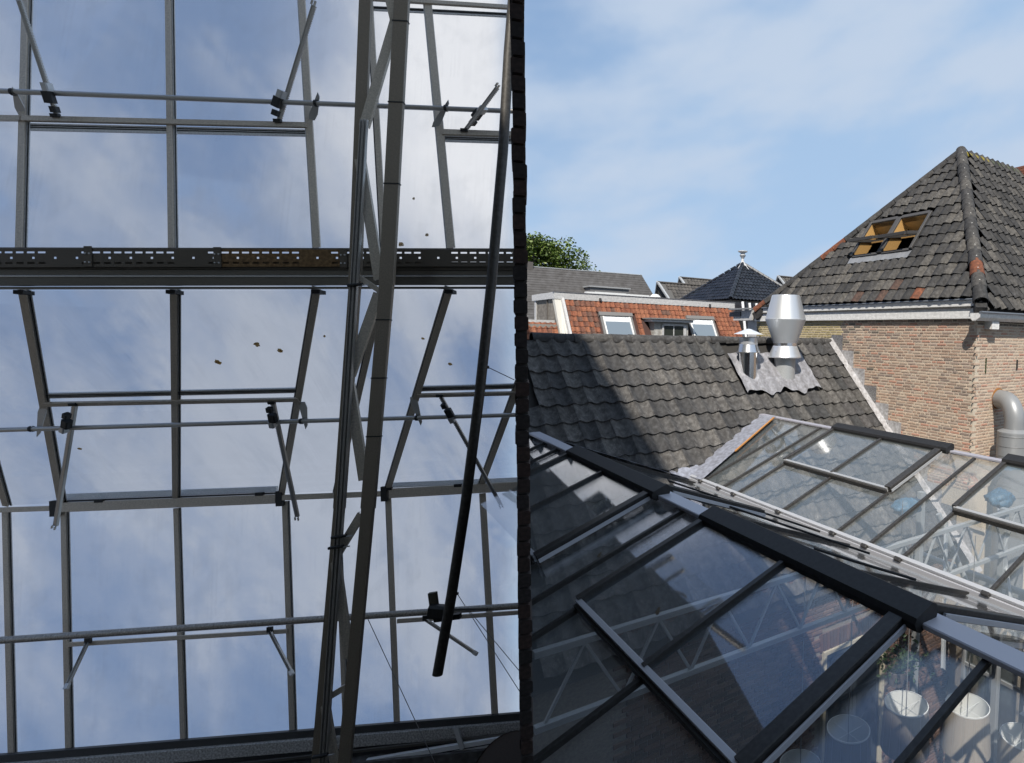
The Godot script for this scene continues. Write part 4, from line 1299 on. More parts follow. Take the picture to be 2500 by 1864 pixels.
func build_under_glass():
	var galv := M(0.36, 0.38, 0.39, 0.45, 0.3)
	var o := thing("lattice_girder", "galvanised lattice girder under the glass roofs", "girder", site, S(4.6, 4.0, -2.8))
	part("chord", Sh.new().bar(S(1.13, 4.0, -2.2), S(8.9, 4.0, -2.24), 0.05, 0.05, Vector3.UP), galv, o)
	part("chord", Sh.new().bar(S(1.13, 4.0, -2.74), S(8.9, 4.0, -2.8), 0.05, 0.05, Vector3.UP), galv, o)
	for k in 13:
		var u := 1.19 + k * 0.59
		part("brace", Sh.new().bar(S(u, 4.0, -2.74), S(u + 0.295, 4.0, -2.22), 0.022, 0.022, Vector3(0, 0, 1)), galv, o)
		part("brace", Sh.new().bar(S(u + 0.295, 4.0, -2.22), S(u + 0.59, 4.0, -2.74), 0.022, 0.022, Vector3(0, 0, 1)), galv, o)
	o = thing("lattice_girder_low", "second galvanised lattice girder running towards the hip house wall", "girder", site, S(6.5, 2.4, -2.9))
	part("chord", Sh.new().bar(S(4.3, 2.2, -2.35), S(8.9, 2.2, -2.35), 0.06, 0.06, Vector3.UP), galv, o)
	part("chord", Sh.new().bar(S(4.3, 2.2, -2.95), S(8.9, 2.2, -2.95), 0.06, 0.06, Vector3.UP), galv, o)
	for k in 7:
		var u := 4.4 + k * 0.64
		part("brace", Sh.new().bar(S(u, 2.2, -2.92), S(u + 0.32, 2.2, -2.38), 0.04, 0.04, Vector3(0, 0, 1)), galv, o)
		part("brace", Sh.new().bar(S(u + 0.32, 2.2, -2.38), S(u + 0.64, 2.2, -2.92), 0.04, 0.04, Vector3(0, 0, 1)), galv, o)
	var posts := [[7.15, 4.05], [8.15, 4.05], [6.9, 5.2], [8.3, 2.2]]
	var pl := ["galvanised post under the far glass roof carrying the girder", "galvanised post nearest the hip house wall under the girder", "galvanised post beside the blue bag under the glass", "galvanised post at the end of the second girder"]
	for k in 4:
		single("steel_post", pl[k], "post", site, S(posts[k][0], posts[k][1], -9), Sh.new().bar(S(posts[k][0], posts[k][1], -9), S(posts[k][0], posts[k][1], -2.2), 0.09, 0.09, Vector3(1, 0, 0)), galv, "posts under the glass roofs")
	single("pipe_rail", "horizontal galvanised pipe crossing under the far glass roof", "pipe", site, S(7.1, 3.5, -3.22), Sh.new().tube([S(7.1, 5.5, -3.2), S(7.1, 0.5, -3.24)], 0.045, 12), galv)
	single("pipe_rail", "slanting galvanised brace pipe between the post and the girder", "pipe", site, S(6.3, 4.3, -3.6), Sh.new().tube([S(6.2, 4.4, -2.2), S(6.95, 3.9, -4.2)], 0.035, 10), galv)
	single("angle_brace", "flat bright steel brace leaning under the far glass roof", "brace", site, S(5.8, 3.6, -3.4), Sh.new().bar(S(5.2, 3.55, -3.5), S(6.3, 4.35, -2.3), 0.06, 0.03, Vector3(0, 0, 1)), galv)
	single("angle_brace", "flat steel brace crossing behind the slanting pipe", "brace", site, S(7.3, 3.8, -3.4), Sh.new().bar(S(6.6, 3.5, -3.6), S(7.9, 4.6, -2.3), 0.05, 0.03, Vector3(0, 0, 1)), galv)
	# blue bags
	var blue := M(0.06, 0.17, 0.29, 0.55, 0, "blotch", 4)
	var bl := ["crumpled blue bag lying on the girder under the middle panes", "crumpled blue bag hanging by the post under the right panes"]
	for k in 2:
		var c := S(6.35, 5.0, -2.27) if k == 0 else S(7.35, 4.25, -2.15)
		var s := SphereMesh.new()
		s.radius = 0.2
		s.height = 0.3
		s.radial_segments = 26
		s.rings = 14
		var arr := s.get_mesh_arrays()
		var vs: PackedVector3Array = arr[Mesh.ARRAY_VERTEX]
		for i in vs.size():
			var p := vs[i]
			var f := 1.0 + 0.55 * nz2.get_noise_3d(p.x * 420 + k * 77, p.y * 420, p.z * 420)
			vs[i] = p * f * Vector3(1.25, 0.75, 0.8)
		var st := SurfaceTool.new()
		st.begin(Mesh.PRIMITIVE_TRIANGLES)
		for i in vs.size():
			st.add_vertex(vs[i])
		for i: int in arr[Mesh.ARRAY_INDEX]:
			st.add_index(i)
		st.generate_normals()
		var b := thing("blue_bag", bl[k], "bag", site, c, "blue bags under the glass")
		off = Vector3.ZERO
		part_mesh("bag_body", st.commit(), blue, b, Transform3D())
	# lamp shades
	var spots := [[5.55, 4.28, -4.40, 0.26], [5.0, 4.70, -4.73, 0.26], [6.13, 3.82, -4.40, 0.255], [6.66, 3.40, -4.78, 0.25], [4.52, 5.02, -5.16, 0.25]]
	var ll := ["drum lamp shade half in sun with a grey pleated outside", "shaded grey drum lamp shade before the dark door", "sunlit cream drum lamp shade under the right pane", "cream drum lamp shade cut off by the edge of the view", "dim grey drum lamp shade lowest of the cluster"]
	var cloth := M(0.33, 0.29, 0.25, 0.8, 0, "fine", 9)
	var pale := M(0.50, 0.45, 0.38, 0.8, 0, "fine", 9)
	var inner := M(0.72, 0.74, 0.72, 0.7)
	for k in 5:
		var c := S(spots[k][0], spots[k][1], spots[k][2])
		var r: float = spots[k][3]
		var l := thing("lamp_shade", ll[k], "lamp", site, c + Vector3(0, -0.5, 0), "lamp shades hanging in the court")
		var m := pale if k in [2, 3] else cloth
		for j in 14:
			var a := TAU * j / 14
			var b := TAU * (j + 0.985) / 14
			var g := Sh.new()
			var ea := Vector3(cos(a), 0, -sin(a))
			var eb := Vector3(cos(b), 0, -sin(b))
			var dn := Vector3(0, -0.55, 0)
			for i in 3:
				var e0 := ea.slerp(eb, i / 3.0)
				var e1 := ea.slerp(eb, (i + 1) / 3.0)
				g.quadn(c + e0 * r * 1.14 + dn, c + e1 * r * 1.14 + dn, c + e1 * r, c + e0 * r, e0, e1, e1, e0)
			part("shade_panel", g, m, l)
		part("lining", Sh.new().lathe(c, [[r * 0.97, 0.0], [r * 1.10, -0.55]], 40), inner, l)
		part("top_ring", Sh.new().lathe(c, [[r * 1.005, -0.012], [r * 1.01, 0.004], [r * 0.975, 0.004]], 40), inner, l)
		part("spider", Sh.new().bar(c - Vector3(r, 0.06, 0), c + Vector3(r, -0.06, 0), 0.004, 0.004, Vector3.UP).bar(c - Vector3(0, 0.06, r), c + Vector3(0, -0.06, r), 0.004, 0.004, Vector3.UP), inner, l)
		part("hanging_cord", Sh.new().tube([c + Vector3(0, -0.2, 0), c + Vector3(0, -2.3 - spots[k][2], 0)], 0.006, 6), M(0.2, 0.2, 0.2, 0.6), l)
	# plant
	var pl2 := thing("hanging_plant", "dark green leafy plant above the lamp shades", "plant", site, S(6.05, 4.85, -4.6))
	var leaves := Sh.new()
	var leaf := Sh.new()
	leaf.quad(Vector3(-0.5, 0, 0), Vector3(0, 0.1, 0.28), Vector3(0.5, 0, 0), Vector3(0, 0.1, -0.28))
	for k in 300:
		var p := Vector3(rng.randfn() * 0.16, rng.randfn() * 0.10, rng.randfn() * 0.16)
		leaves.add(leaf, Transform3D(Basis.from_euler(Vector3(rng.randf() * 3, rng.randf() * 6, rng.randf() * 3)).scaled(Vector3.ONE * rng.randf_range(0.05, 0.09)), S(6.05, 4.85, -4.3) + p), Color(0.018, 0.04, 0.014).lerp(Color(0.035, 0.065, 0.022), rng.randf()))
	var gm := M(1, 1, 1, 0.6)
	gm.vertex_color_use_as_albedo = true
	var lo := part("foliage", leaves, gm, pl2)
	lo.set_meta("kind", "stuff")
	part("pot", Sh.new().lathe(S(6.05, 4.85, -4.62), [[0.001, 0], [0.10, 0.0], [0.13, 0.2], [0.11, 0.2]], 18), M(0.12, 0.10, 0.09, 0.8), pl2)
	part("cord", Sh.new().tube([S(6.05, 4.85, -4.4), S(6.05, 4.85, -2.1)], 0.005, 5), M(0.1, 0.1, 0.1, 0.7), pl2)
	# posts of the glazed wall behind the lamps
	o = thing("glazed_screen", "tall glazed screen with slim dark posts behind the lamp shades", "screen", site, S(8.5, 3.4, -9))
	part("rail", Sh.new().bar(S(8.5, 5.5, -3.9), S(8.5, 1.0, -3.9), 0.08, 0.1, Vector3.UP), galv, o)
	part("rail", Sh.new().bar(S(8.5, 5.5, -5.4), S(8.5, 1.0, -5.4), 0.06, 0.06, Vector3.UP), galv, o)
	for k in 9:
		var v := 5.4 - k * 0.52
		part("screen_post", Sh.new().bar(S(8.5, v, -9), S(8.5, v, -3.9), 0.06, 0.08, Vector3(1, 0, 0)), M(0.10, 0.115, 0.12, 0.5) if k % 2 else galv, o)
		var g := Sh.new()
		g.quad(S(8.5, v - 0.48, -9), S(8.5, v - 0.04, -9), S(8.5, v - 0.04, -3.95), S(8.5, v - 0.48, -3.95))
		part("pane", g, glass(0.06, 0.08, 0.08, 0.55), o)

# ---------- the steel glasshouse front (its own axes: x along, y up, z towards the court)

const MU := -0.18174
const MM := 0.86618
const MW := -0.06577
const CW := -3.51958

func pu(a: float, b: float, h := 0.0) -> Vector3: return Vector3(a, b, MU * b + h)
func pm(a: float, b: float, h := 0.0) -> Vector3: return Vector3(a, b, MM * b + h)
func pw(a: float, b: float, h := 0.0) -> Vector3: return Vector3(a, b, MW * b + CW + h)

func build_steel_front():
	var alu := M(0.74, 0.65, 0.54, 0.40, 0.2, "grain", 2.5)
	var cap := M(0.88, 0.88, 0.88, 0.4, 0.1, "grain", 3)
	var seal := M(0.012, 0.012, 0.013, 0.6)
	var gl := glass(0.50, 0.53, 0.58, 0.06)
	var film := dust()
	var o := thing("steel_glasshouse", "tall steel and glass house front of slanting panes against the cloudy sky", "glasshouse", steel, Vector3(2.3, -9.4, -2.7))
	var nu := Vector3(0, -MU, 1).normalized()
	var nmm := Vector3(0, -MM, 1).normalized()
	var nw := Vector3(0, -MW, 1).normalized()
	# slanting and upright bars: [face, x top, y top, x bottom, y bottom, width]
	var bars := [
		["u", -2.17, 4.48, -1.59, 0.31, 0.103], ["u", -0.42, 4.62, 0.17, 0.32, 0.100],
		["u", 1.44, 4.77, 2.03, 0.34, 0.092], ["u", 3.29, 4.92, 3.92, 0.36, 0.120],
		["u", 4.29, 5.00, 4.83, 0.36, 0.100], ["u", 5.14, 5.07, 5.77, 0.37, 0.138],
		["m", -1.76, -0.23, -4.42, -3.70, 0.109], ["m", 0.06, -0.23, -2.33, -3.72, 0.113],
		["m", 1.94, -0.23, -0.44, -3.71, 0.100], ["m", 3.84, -0.22, 1.32, -3.83, 0.111],
		["m", 4.74, -0.23, 2.33, -3.78, 0.104], ["m", 5.69, -0.22, 3.29, -3.75, 0.122],
		["m", 6.37, -1.6, 5.05, -3.74, 0.128], ["m", -1.80, -1.61, -3.21, -3.72, 0.102],
		["w", -4.42, -3.79, -4.12, -8.25, 0.099], ["w", -3.27, -3.82, -2.96, -8.37, 0.105],
		["w", -2.33, -3.87, -2.06, -8.47, 0.106], ["w", -0.47, -3.91, -0.20, -8.58, 0.096],
		["w", 1.41, -3.87, 1.65, -8.61, 0.111], ["w", 2.33, -3.87, 2.58, -8.61, 0.090],
		["w", 3.29, -3.88, 3.51, -8.54, 0.118], ["w", 5.07, -3.89, 5.32, -8.50, 0.134]]
	var at := func(f: String, a: float, b: float, h: float): return pu(a, b, h) if f == "u" else (pm(a, b, h) if f == "m" else pw(a, b, h))
	var nf := {"u": nu, "m": nmm, "w": nw}
	for b: Array in bars:
		var n: Vector3 = nf[b[0]]
		var p: Vector3 = at.call(b[0], b[1], b[2], 0.0)
		var q: Vector3 = at.call(b[0], b[3], b[4], 0.0)
		var m := part("glazing_bar", Sh.new().bar(p, q, b[5] * 0.78, 0.026, n), alu, o)
		var side := n.cross(q - p).normalized() * (1.0 if b[1] < 2.5 else -1.0)
		part("cover_strip", Sh.new().bar(p + side * 0.036 - n * 0.028, q + side * 0.036 - n * 0.028, b[5] * 0.72, 0.012, n), cap, m)
		part("rubber_seal", Sh.new().bar(p + side * 0.058 - n * 0.018, q + side * 0.058 - n * 0.018, 0.010, 0.008, n), seal, m)
	# level rails: [face, x, y, x, y, lift, width, depth]
	var rails := [
		["u", -0.07, 2.24, 3.63, 2.28, 0.02, 0.081, 0.08], ["u", 5.56, 2.24, 6.69, 2.24, 0.02, 0.087, 0.08],
		["u", 4.35, 4.51, 6.62, 4.50, 0.02, 0.067, 0.08], ["u", -2.14, 2.19, -0.09, 2.24, 0.02, 0.078, 0.08],
		["m", -1.00, -1.86, 2.70, -1.88, 0.02, 0.076, 0.08], ["m", 4.60, -1.86, 6.27, -1.86, 0.02, 0.073, 0.08],
		["w", -2.12, -6.29, 1.53, -6.33, 0.03, 0.078, 0.06], ["w", 3.49, -6.29, 5.92, -6.29, 0.03, 0.083, 0.06]]
	for r: Array in rails:
		part("rail", Sh.new().bar(at.call(r[0], r[1], r[2], r[5]), at.call(r[0], r[3], r[4], r[5]), r[6], 0.045, nf[r[0]]), alu, o)
	# frames of the opening lights, two pale strips with dark seals between
	var lights := [["u", -0.11, 2.14, 3.60, 2.18, 0.109], ["u", 5.56, 2.16, 6.67, 2.16, 0.102], ["u", 4.33, 4.38, 6.60, 4.40, 0.075], ["m", -0.95, -1.72, 2.74, -1.72, 0.106], ["m", 4.62, -1.74, 6.28, -1.73, 0.113]]
	for r: Array in lights:
		var n: Vector3 = nf[r[0]]
		var p: Vector3 = at.call(r[0], r[1], r[2], -0.05)
		var q: Vector3 = at.call(r[0], r[3], r[4], -0.05)
		var up := n.cross((q - p).normalized())
		var m := part("vent_frame", Sh.new().bar(p, q, r[5], 0.03, n), cap, o)
		for k in [-0.12, 0.16]:
			part("rubber_seal", Sh.new().bar(p + up * r[5] * k + n * 0.018, q + up * r[5] * k + n * 0.018, 0.012, 0.012, n), seal, m)
	# eave, where the slope meets the upright wall
	var eaves := [[-2.32, -3.79, 1.30, -3.81, 0.175], [-5.65, -3.76, -2.43, -3.80, 0.092], [1.42, -3.79, 3.22, -3.80, 0.109], [3.34, -3.80, 5.86, -3.77, 0.186]]
	for e: Array in eaves:
		part("eave_beam", Sh.new().bar(pw(e[0], e[1], 0.06), pw(e[2], e[3], 0.06), e[4], 0.07, nw), alu, o)
	for e: Array in [[-2.37, -3.61, 1.27, -3.63, 0.115], [3.31, -3.65, 5.86, -3.65, 0.103]]:
		part("eave_strip", Sh.new().bar(pw(e[0], e[1], 0.0), pw(e[2], e[3], 0.0), e[4], 0.06, nw), cap, o)
		part("hinge_gap", Sh.new().bar(pw(e[0], e[1] - 0.075, 0.03), pw(e[2], e[3] - 0.075, 0.03), 0.03, 0.05, nw), seal, o)
	for a: float in [-1.75, 0.95, 3.25, 4.55]:
		part("hinge", Sh.new().bar(pw(a, -3.70, 0.08), pw(a + 0.14, -3.70, 0.08), 0.06, 0.05, nw), seal, o)
	for a: float in [-2.42, 1.36, 3.24]:
		part("eave_joint", Sh.new().box(pw(a - 0.05, -3.95, 0.0), pw(a + 0.06, -3.66, 0.11)), M(0.03, 0.03, 0.03, 0.6), o)
	# ridge channels
	var galv := M(0.22, 0.205, 0.18, 0.32, 0.8, "grain", 5)
	part("ridge_channel", Sh.new().bar(Vector3(-1.75, -0.03, 0.05), Vector3(6.78, -0.01, 0.05), 0.14, 0.06, Vector3(0, 0, 1)), galv, o)
	part("ridge_lip", Sh.new().bar(Vector3(-1.75, -0.105, 0.09), Vector3(6.78, -0.09, 0.09), 0.026, 0.06, Vector3(0, 0, 1), 0.4), M(0.6, 0.6, 0.6, 0.25, 0.9), o)
	part("ridge_channel", Sh.new().bar(Vector3(-1.75, -0.172, 0.07), Vector3(6.78, -0.155, 0.07), 0.12, 0.06, Vector3(0, 0, 1)), galv, o)
	part("ridge_lip", Sh.new().bar(Vector3(-1.75, -0.262, 0.10), Vector3(6.78, -0.262, 0.10), 0.03, 0.07, Vector3(0, 0, 1), 0.4), galv, o)
	for b: Array in bars:
		if b[0] == "m" and b[2] > -0.3:
			part("bar_shoe", Sh.new().box(Vector3(b[1] - 0.065, -0.30, -0.30), Vector3(b[1] + 0.055, -0.245, -0.15)), seal, o)
	# sill
	part("sill_beam", Sh.new().bar(pw(-5.4, -8.16, 0.04), pw(5.93, -8.30, 0.04), 0.14, 0.08, nw), M(0.10, 0.10, 0.10, 0.5, 0.5, "grain", 4), o)
	part("sill_gutter", Sh.new().bar(pw(-5.4, -8.33, 0.10), pw(5.93, -8.47, 0.10), 0.22, 0.10, nw), M(0.80, 0.80, 0.78, 0.45, 0.1, "grime", 2.2), o)
	part("sill_channel", Sh.new().bar(pw(-5.4, -8.56, 0.06), pw(5.93, -8.66, 0.06), 0.2, 0.08, nw), M(0.04, 0.04, 0.04, 0.6), o)
	part("sill_rail", Sh.new().bar(pw(0.70, -8.60, 0.2), pw(5.93, -8.54, 0.2), 0.05, 0.05, nw), galv, o)
	part("plinth", Sh.new().box(Vector3(-5.4, -10.2, -3.4), Vector3(5.78, -8.72, -2.6)), M(0.16, 0.155, 0.15, 0.9, 0, "blotch", 1), o)
	# panes between neighbouring bars
	var up_b := [-2.17, -0.42, 1.44, 3.29, 4.29, 5.14, 6.60]
	var up_t := [-1.59, 0.17, 2.03, 3.92, 4.83, 5.77, 6.72]
	var mi_b := [-1.76, 0.06, 1.94, 3.84, 4.74, 5.69, 6.70]
	var mi_t := [-4.42, -2.33, -0.44, 1.32, 2.33, 3.29, 5.77]
	var wa_b := [-4.42, -3.27, -2.33, -0.47, 1.41, 2.33, 3.29, 5.07, 5.86]
	var wa_t := [-4.12, -2.96, -2.06, -0.20, 1.65, 2.58, 3.51, 5.32, 5.93]
	var faces := [["u", up_b, up_t, 4.95, 0.33, 2.2, [1, 2, 5]], ["m", mi_b, mi_t, -0.24, -3.72, -1.83, [1, 2, 5]], ["w", wa_b, wa_t, -3.88, -8.45, -6.3, [2, 3, 6, 7]]]
	for f: Array in faces:
		for i in f[1].size() - 1:
			var cuts: Array = [f[3], f[5], f[4]] if i in f[6] else [f[3], f[4]]
			for k in cuts.size() - 1:
				var g := Sh.new()
				var c := []
				for e: Array in [[i, cuts[k + 1]], [i + 1, cuts[k + 1]], [i + 1, cuts[k]], [i, cuts[k]]]:
					var t: float = (e[1] - f[3]) / (f[4] - f[3])
					c.append(at.call(f[0], lerpf(f[1][e[0]], f[2][e[0]], t), e[1], -0.055))
				g.quad(c[0], c[1], c[2], c[3])
				var pn := part("pane", g, gl, o)
				for e in g.v.size():
					g.v[e] += Vector3(0, 0, 0.006)
				part("dust_film", g, film, pn)
	# dried bird droppings stuck to the panes
	var lime := [M(0.45, 0.36, 0.22, 0.9), M(0.62, 0.58, 0.48, 0.9), M(0.20, 0.13, 0.06, 0.9)]
	for m: StandardMaterial3D in lime:
		m.backlight_enabled = true
		m.backlight = Color(0.9, 0.8, 0.6)
	for d: Array in [["m", 1.82, -1.25, 0.05], ["m", 2.54, -0.99, 0.045], ["m", 2.81, -1.09, 0.045], ["m", 3.57, -0.88, 0.02], ["m", 5.01, -0.93, 0.025], ["m", 5.28, -1.34, 0.035], ["u", 5.04, 0.43, 0.04], ["u", 5.39, 0.58, 0.03], ["m", -1.22, -2.65, 0.03], ["u", 5.17, 1.16, 0.02]]:
		var s := Sh.new()
		var c: Vector3 = at.call(d[0], d[1], d[2], -0.05)
		var n: Vector3 = nf[d[0]]
		var x := n.cross(Vector3.UP).normalized()
		var y := x.cross(n)
		var pts := PackedVector2Array()
		for k in 14:
			var a := TAU * k / 14
			pts.append(Vector2(cos(a), sin(a)) * d[3] * rng.randf_range(0.65, 1.15))
		s.plate(pts, c, x, y, 0.006)
		var m := part("bird_dropping", s, lime[1] if d[0] == "u" else lime[0], o)
		for k in 4:
			var pp := PackedVector2Array()
			var oo: Vector2 = Vector2(rng.randf_range(-0.6, 0.6), rng.randf_range(-0.6, 0.6)) * d[3]
			for j in 7:
				pp.append(oo + Vector2(cos(TAU * j / 7), sin(TAU * j / 7)) * d[3] * 0.22)
			part("speck", Sh.new().plate(pp, c + n * 0.007, x, y, 0.003), lime[2 if k % 2 else 1], m)

func dust(share := 1.0) -> StandardMaterial3D:
	# dust and dried drip marks on old roof glass
	var f := FastNoiseLite.new()
	f.seed = 21
	f.frequency = 0.02
	f.fractal_octaves = 5
	var g := FastNoiseLite.new()
	g.seed = 22
	g.frequency = 0.09
	g.fractal_octaves = 2
	var W := 512
	var data := PackedByteArray()
	data.resize(W * W * 4)
	for y in W:
		for x in W:
			var a := TAU * x / W
			var b := TAU * y / W
			var n := f.get_noise_3d(cos(a) * 60, sin(a) * 60, cos(b) * 18) * 0.6 + f.get_noise_3d(cos(a) * 40 + 300, sin(b) * 40, cos(b) * 40 + sin(a) * 40) * 0.6
			var st := g.get_noise_3d(cos(a) * 90, sin(a) * 90, 0) * smoothstep(-0.2, 0.4, f.get_noise_2d(x * 0.3, y * 0.2 + 500))
			var k := (y * W + x) * 4
			data[k] = 215
			data[k + 1] = 220
			data[k + 2] = 226
			data[k + 3] = int(255 * share * clampf(0.05 + 0.26 * maxf(0, n) + 0.09 * maxf(0, st), 0, 0.4))
	var m := StandardMaterial3D.new()
	m.transparency = BaseMaterial3D.TRANSPARENCY_ALPHA
	m.albedo_texture = ImageTexture.create_from_image(Image.create_from_data(W, W, false, Image.FORMAT_RGBA8, data))
	m.uv1_triplanar = true
	m.uv1_scale = Vector3.ONE * 0.31
	m.roughness = 0.9
	m.metallic_specular = 0.0
	m.backlight_enabled = true
	m.backlight = Color(1, 1, 1)
	return m

func rack(label: String, p: Vector3, q: Vector3, gear: Vector3, w: float, mats: Array):
	# toothed bar of a vent opener, its pinion box on the shaft and the hinge at the frame
	var o := thing("vent_rack", label, "vent opener", steel, p.lerp(q, 0.5), "toothed vent openers of the glasshouse")
	var d := (q - p).normalized()
	var n := Vector3(0, 0, 1)
	var side := d.cross(n).normalized()
	n = side.cross(d)
	var l := p.distance_to(q)
	var poly := PackedVector2Array([Vector2(0, -w * 0.42), Vector2(l, -w * 0.42)])
	var teeth := int(l / 0.034)
	for i in range(teeth, -1, -1):
		var x := l * i / teeth
		poly.append(Vector2(x, w * 0.5))
		if i > 0:
			poly.append(Vector2(x - l / teeth * 0.5, w * 0.5))
			poly.append(Vector2(x - l / teeth * 0.55, w * 0.32))
			poly.append(Vector2(x - l / teeth * 0.95, w * 0.32))
	part("rack_bar", Sh.new().plate(poly, p - n * 0.012, d, side, 0.03), mats[0], o)
	part("rack_web", Sh.new().bar(p - side * w * 0.3 - n * 0.03, q - side * w * 0.3 - n * 0.03, 0.012, 0.05, n), mats[0], o)
	for k in [-1, 1]:
		part("end_prong", Sh.new().bar(q + side * w * 0.36 * k, q + d * 0.07 + side * w * 0.36 * k, 0.014, 0.03, n), mats[0], o)
	part("pinion_box", Sh.new().bar(gear - d * 0.10, gear + d * 0.05, 0.11, 0.10, n, 0.3), mats[1], o)
	part("pinion_plate", Sh.new().bar(gear + d * 0.05 + side * 0.02, gear + d * 0.16 + side * 0.02, 0.085, 0.11, n, 0.3), mats[2], o)
	part("pinion_block", Sh.new().bar(gear - d * 0.22 + side * 0.02, gear - d * 0.14 + side * 0.02, 0.08, 0.09, n, 0.3), mats[1], o)
	part("hinge", Sh.new().bar(p - Vector3(0.05, 0, 0), p + Vector3(0.05, 0, 0), 0.05, 0.05, n), mats[1], o)

func build_steel_fittings():
	var zinc := M(0.62, 0.60, 0.57, 0.3, 0.6, "grain", 7)
	var dark := M(0.02, 0.02, 0.021, 0.55)
	var plate := M(0.55, 0.55, 0.55, 0.4, 0.6)
	var alu := M(0.70, 0.63, 0.53, 0.40, 0.3, "grain", 2.5)
	var Z := Vector3(0, 0, 1)
	# perforated tray along the ridge
	var o := thing("cable_tray", "perforated steel cable tray running along the glasshouse ridge", "cable tray", steel, Vector3(2.5, 0, 0.16))
	var steel_d := M(0.17, 0.15, 0.125, 0.42, 0.7, "grain", 5)
	var rust := M(0.30, 0.19, 0.09, 0.5, 0.5, "blotch", 3)
	var joints := [-1.75, 1.2, 2.78, 4.4, 6.79]
	for s in 4:
		var x0: float = joints[s] + 0.006
		var x1: float = joints[s + 1] - 0.006
		var tray := Sh.new()
		var rows := [0.012, 0.055, 0.08, 0.124, 0.152, 0.2, 0.224, 0.262]
		var tilt := func(x: float, y: float): return Vector3(x, y + 0.012 + (x - 2.5) * 0.006, 0.16)
		var solid := func(a: float, b: float, r0: float, r1: float):
			var p: Vector3 = tilt.call(a, r0)
			var q: Vector3 = tilt.call(b, r0)
			var h := Vector3(0, r1 - r0, 0)
			var t := Vector3(0, 0, -0.004)
			tray.hexa([p, q, q + t, p + t, p + h, q + h, q + h + t, p + h + t])
		for r in [[rows[0], rows[1]], [rows[2], rows[3]], [rows[4], rows[5]], [rows[6], rows[7]]]:
			solid.call(x0, x1, r[0], r[1])
		# slots above and below, small holes in the middle
		for e: Array in [[rows[1], rows[2], 0.128, 0.086], [rows[5], rows[6], 0.128, 0.09], [rows[3], rows[4], 0.256, 0.030]]:
			var x := x0
			var k := 0
			while x < x1:
				var step: float = e[2]
				var plain: bool = k % 11 in [8, 9, 10] and e[2] < 0.2
				var b := minf(x1, x + step - (0.0 if plain else float(e[3])))
				solid.call(x, b, e[0], e[1])
				x += step
				k += 1
		part("tray_side", tray, rust if s == 2 else steel_d, o)
		part("tray_lip", Sh.new().bar(Vector3(x0, 0.283 + (x0 - 2.5) * 0.006, 0.14), Vector3(x1, 0.283 + (x1 - 2.5) * 0.006, 0.14), 0.014, 0.05, Z), steel_d, o)
		part("joint_plate", Sh.new().box(Vector3(x1 - 0.045, 0.02, 0.163), Vector3(x1 + 0.05, 0.30, 0.172)), steel_d, o)
		for k in 4:
			part("bolt", Sh.new().lathe(Vector3(x1 - 0.025 + 0.05 * (k % 2), 0.08 + 0.12 * (k / 2), 0.172), [[0.012, 0], [0.012, 0.01], [0.001, 0.012]], 6, Z), plate, o)
	# the back of the tray only where it is closed off, below the slots
	part("tray_floor", Sh.new().box(Vector3(-1.75, 0.0, 0.10), Vector3(6.78, 0.12, 0.108)), steel_d, o)
	# shafts with their bearing brackets
	var shaft := [["upper opener shaft, a long thin steel tube across the upper panes", Vector3(-1.98, 2.56, -0.245), Vector3(6.73, 2.54, -0.24), 0.037], ["lower opener shaft, a long thin steel tube across the leaning panes", Vector3(-3.84, -2.26, -1.735), Vector3(6.22, -2.25, -1.73), 0.039]]
	var brackets := [[[-0.01, 2.57, -0.23, -0.11, 2.40, -0.39], [3.88, 2.67, -0.24, 3.72, 2.45, -0.39], [5.70, 2.64, -0.24, 5.48, 2.40, -0.39]], [[-1.31, -2.35, -1.79, -1.14, -1.98, -1.67], [2.69, -2.35, -1.79, 2.70, -2.02, -1.70], [4.54, -2.35, -1.80, 4.49, -1.98, -1.67]]]
	for k in 2:
		o = thing("opener_shaft", shaft[k][0], "shaft", steel, shaft[k][1], "opener shafts of the glasshouse")
		part("tube", Sh.new().tube([shaft[k][1], shaft[k][2]], shaft[k][3], 14), zinc, o)
		for b: Array in brackets[k]:
			var p := Vector3(b[0], b[1], b[2])
			var q := Vector3(b[3], b[4], b[5])
			var ax := (q - p).normalized()
			var ay := Vector3(1, 0, 0)
			var ll := p.distance_to(q)
			part("bracket", Sh.new().plate(PackedVector2Array([Vector2(-0.05, -0.012), Vector2(ll, -0.05), Vector2(ll + 0.1, -0.03), Vector2(ll + 0.1, 0.05), Vector2(ll, 0.07), Vector2(0.02, 0.03)]), p, ax, ay, 0.014), plate, o)
			part("collar", Sh.new().lathe(Vector3(b[0] - 0.03, lerpf(shaft[k][1].y, shaft[k][2].y, 0.5), shaft[k][1].z), [[0.05, -0.02], [0.05, 0.02]], 12, Vector3(1, 0, 0)), dark, o)
	var rm := [zinc, dark, plate]
	rack("toothed opener bar hanging from the top at the outer end of the upper shaft", Vector3(0.36, 2.29, -0.36), Vector3(0.36, 3.65, 0.09), Vector3(0.43, 2.5, -0.20), 0.058, rm)
	rack("toothed opener bar with a forked end reaching up beside the lattice truss", Vector3(3.25, 2.32, -0.36), Vector3(4.00, 3.84, 0.05), Vector3(3.36, 2.55, -0.20), 0.061, rm)
	rack("short toothed opener bar above the slanted grey pipe", Vector3(5.89, 2.27, -0.35), Vector3(6.55, 2.68, 0.22), Vector3(6.15, 2.47, -0.20), 0.056, rm)
	rack("toothed opener bar dropping from the lower shaft far from the truss", Vector3(-0.59, -1.87, -1.56), Vector3(-2.02, -4.05, -2.76), Vector3(-0.76, -2.2, -1.64), 0.071, rm)
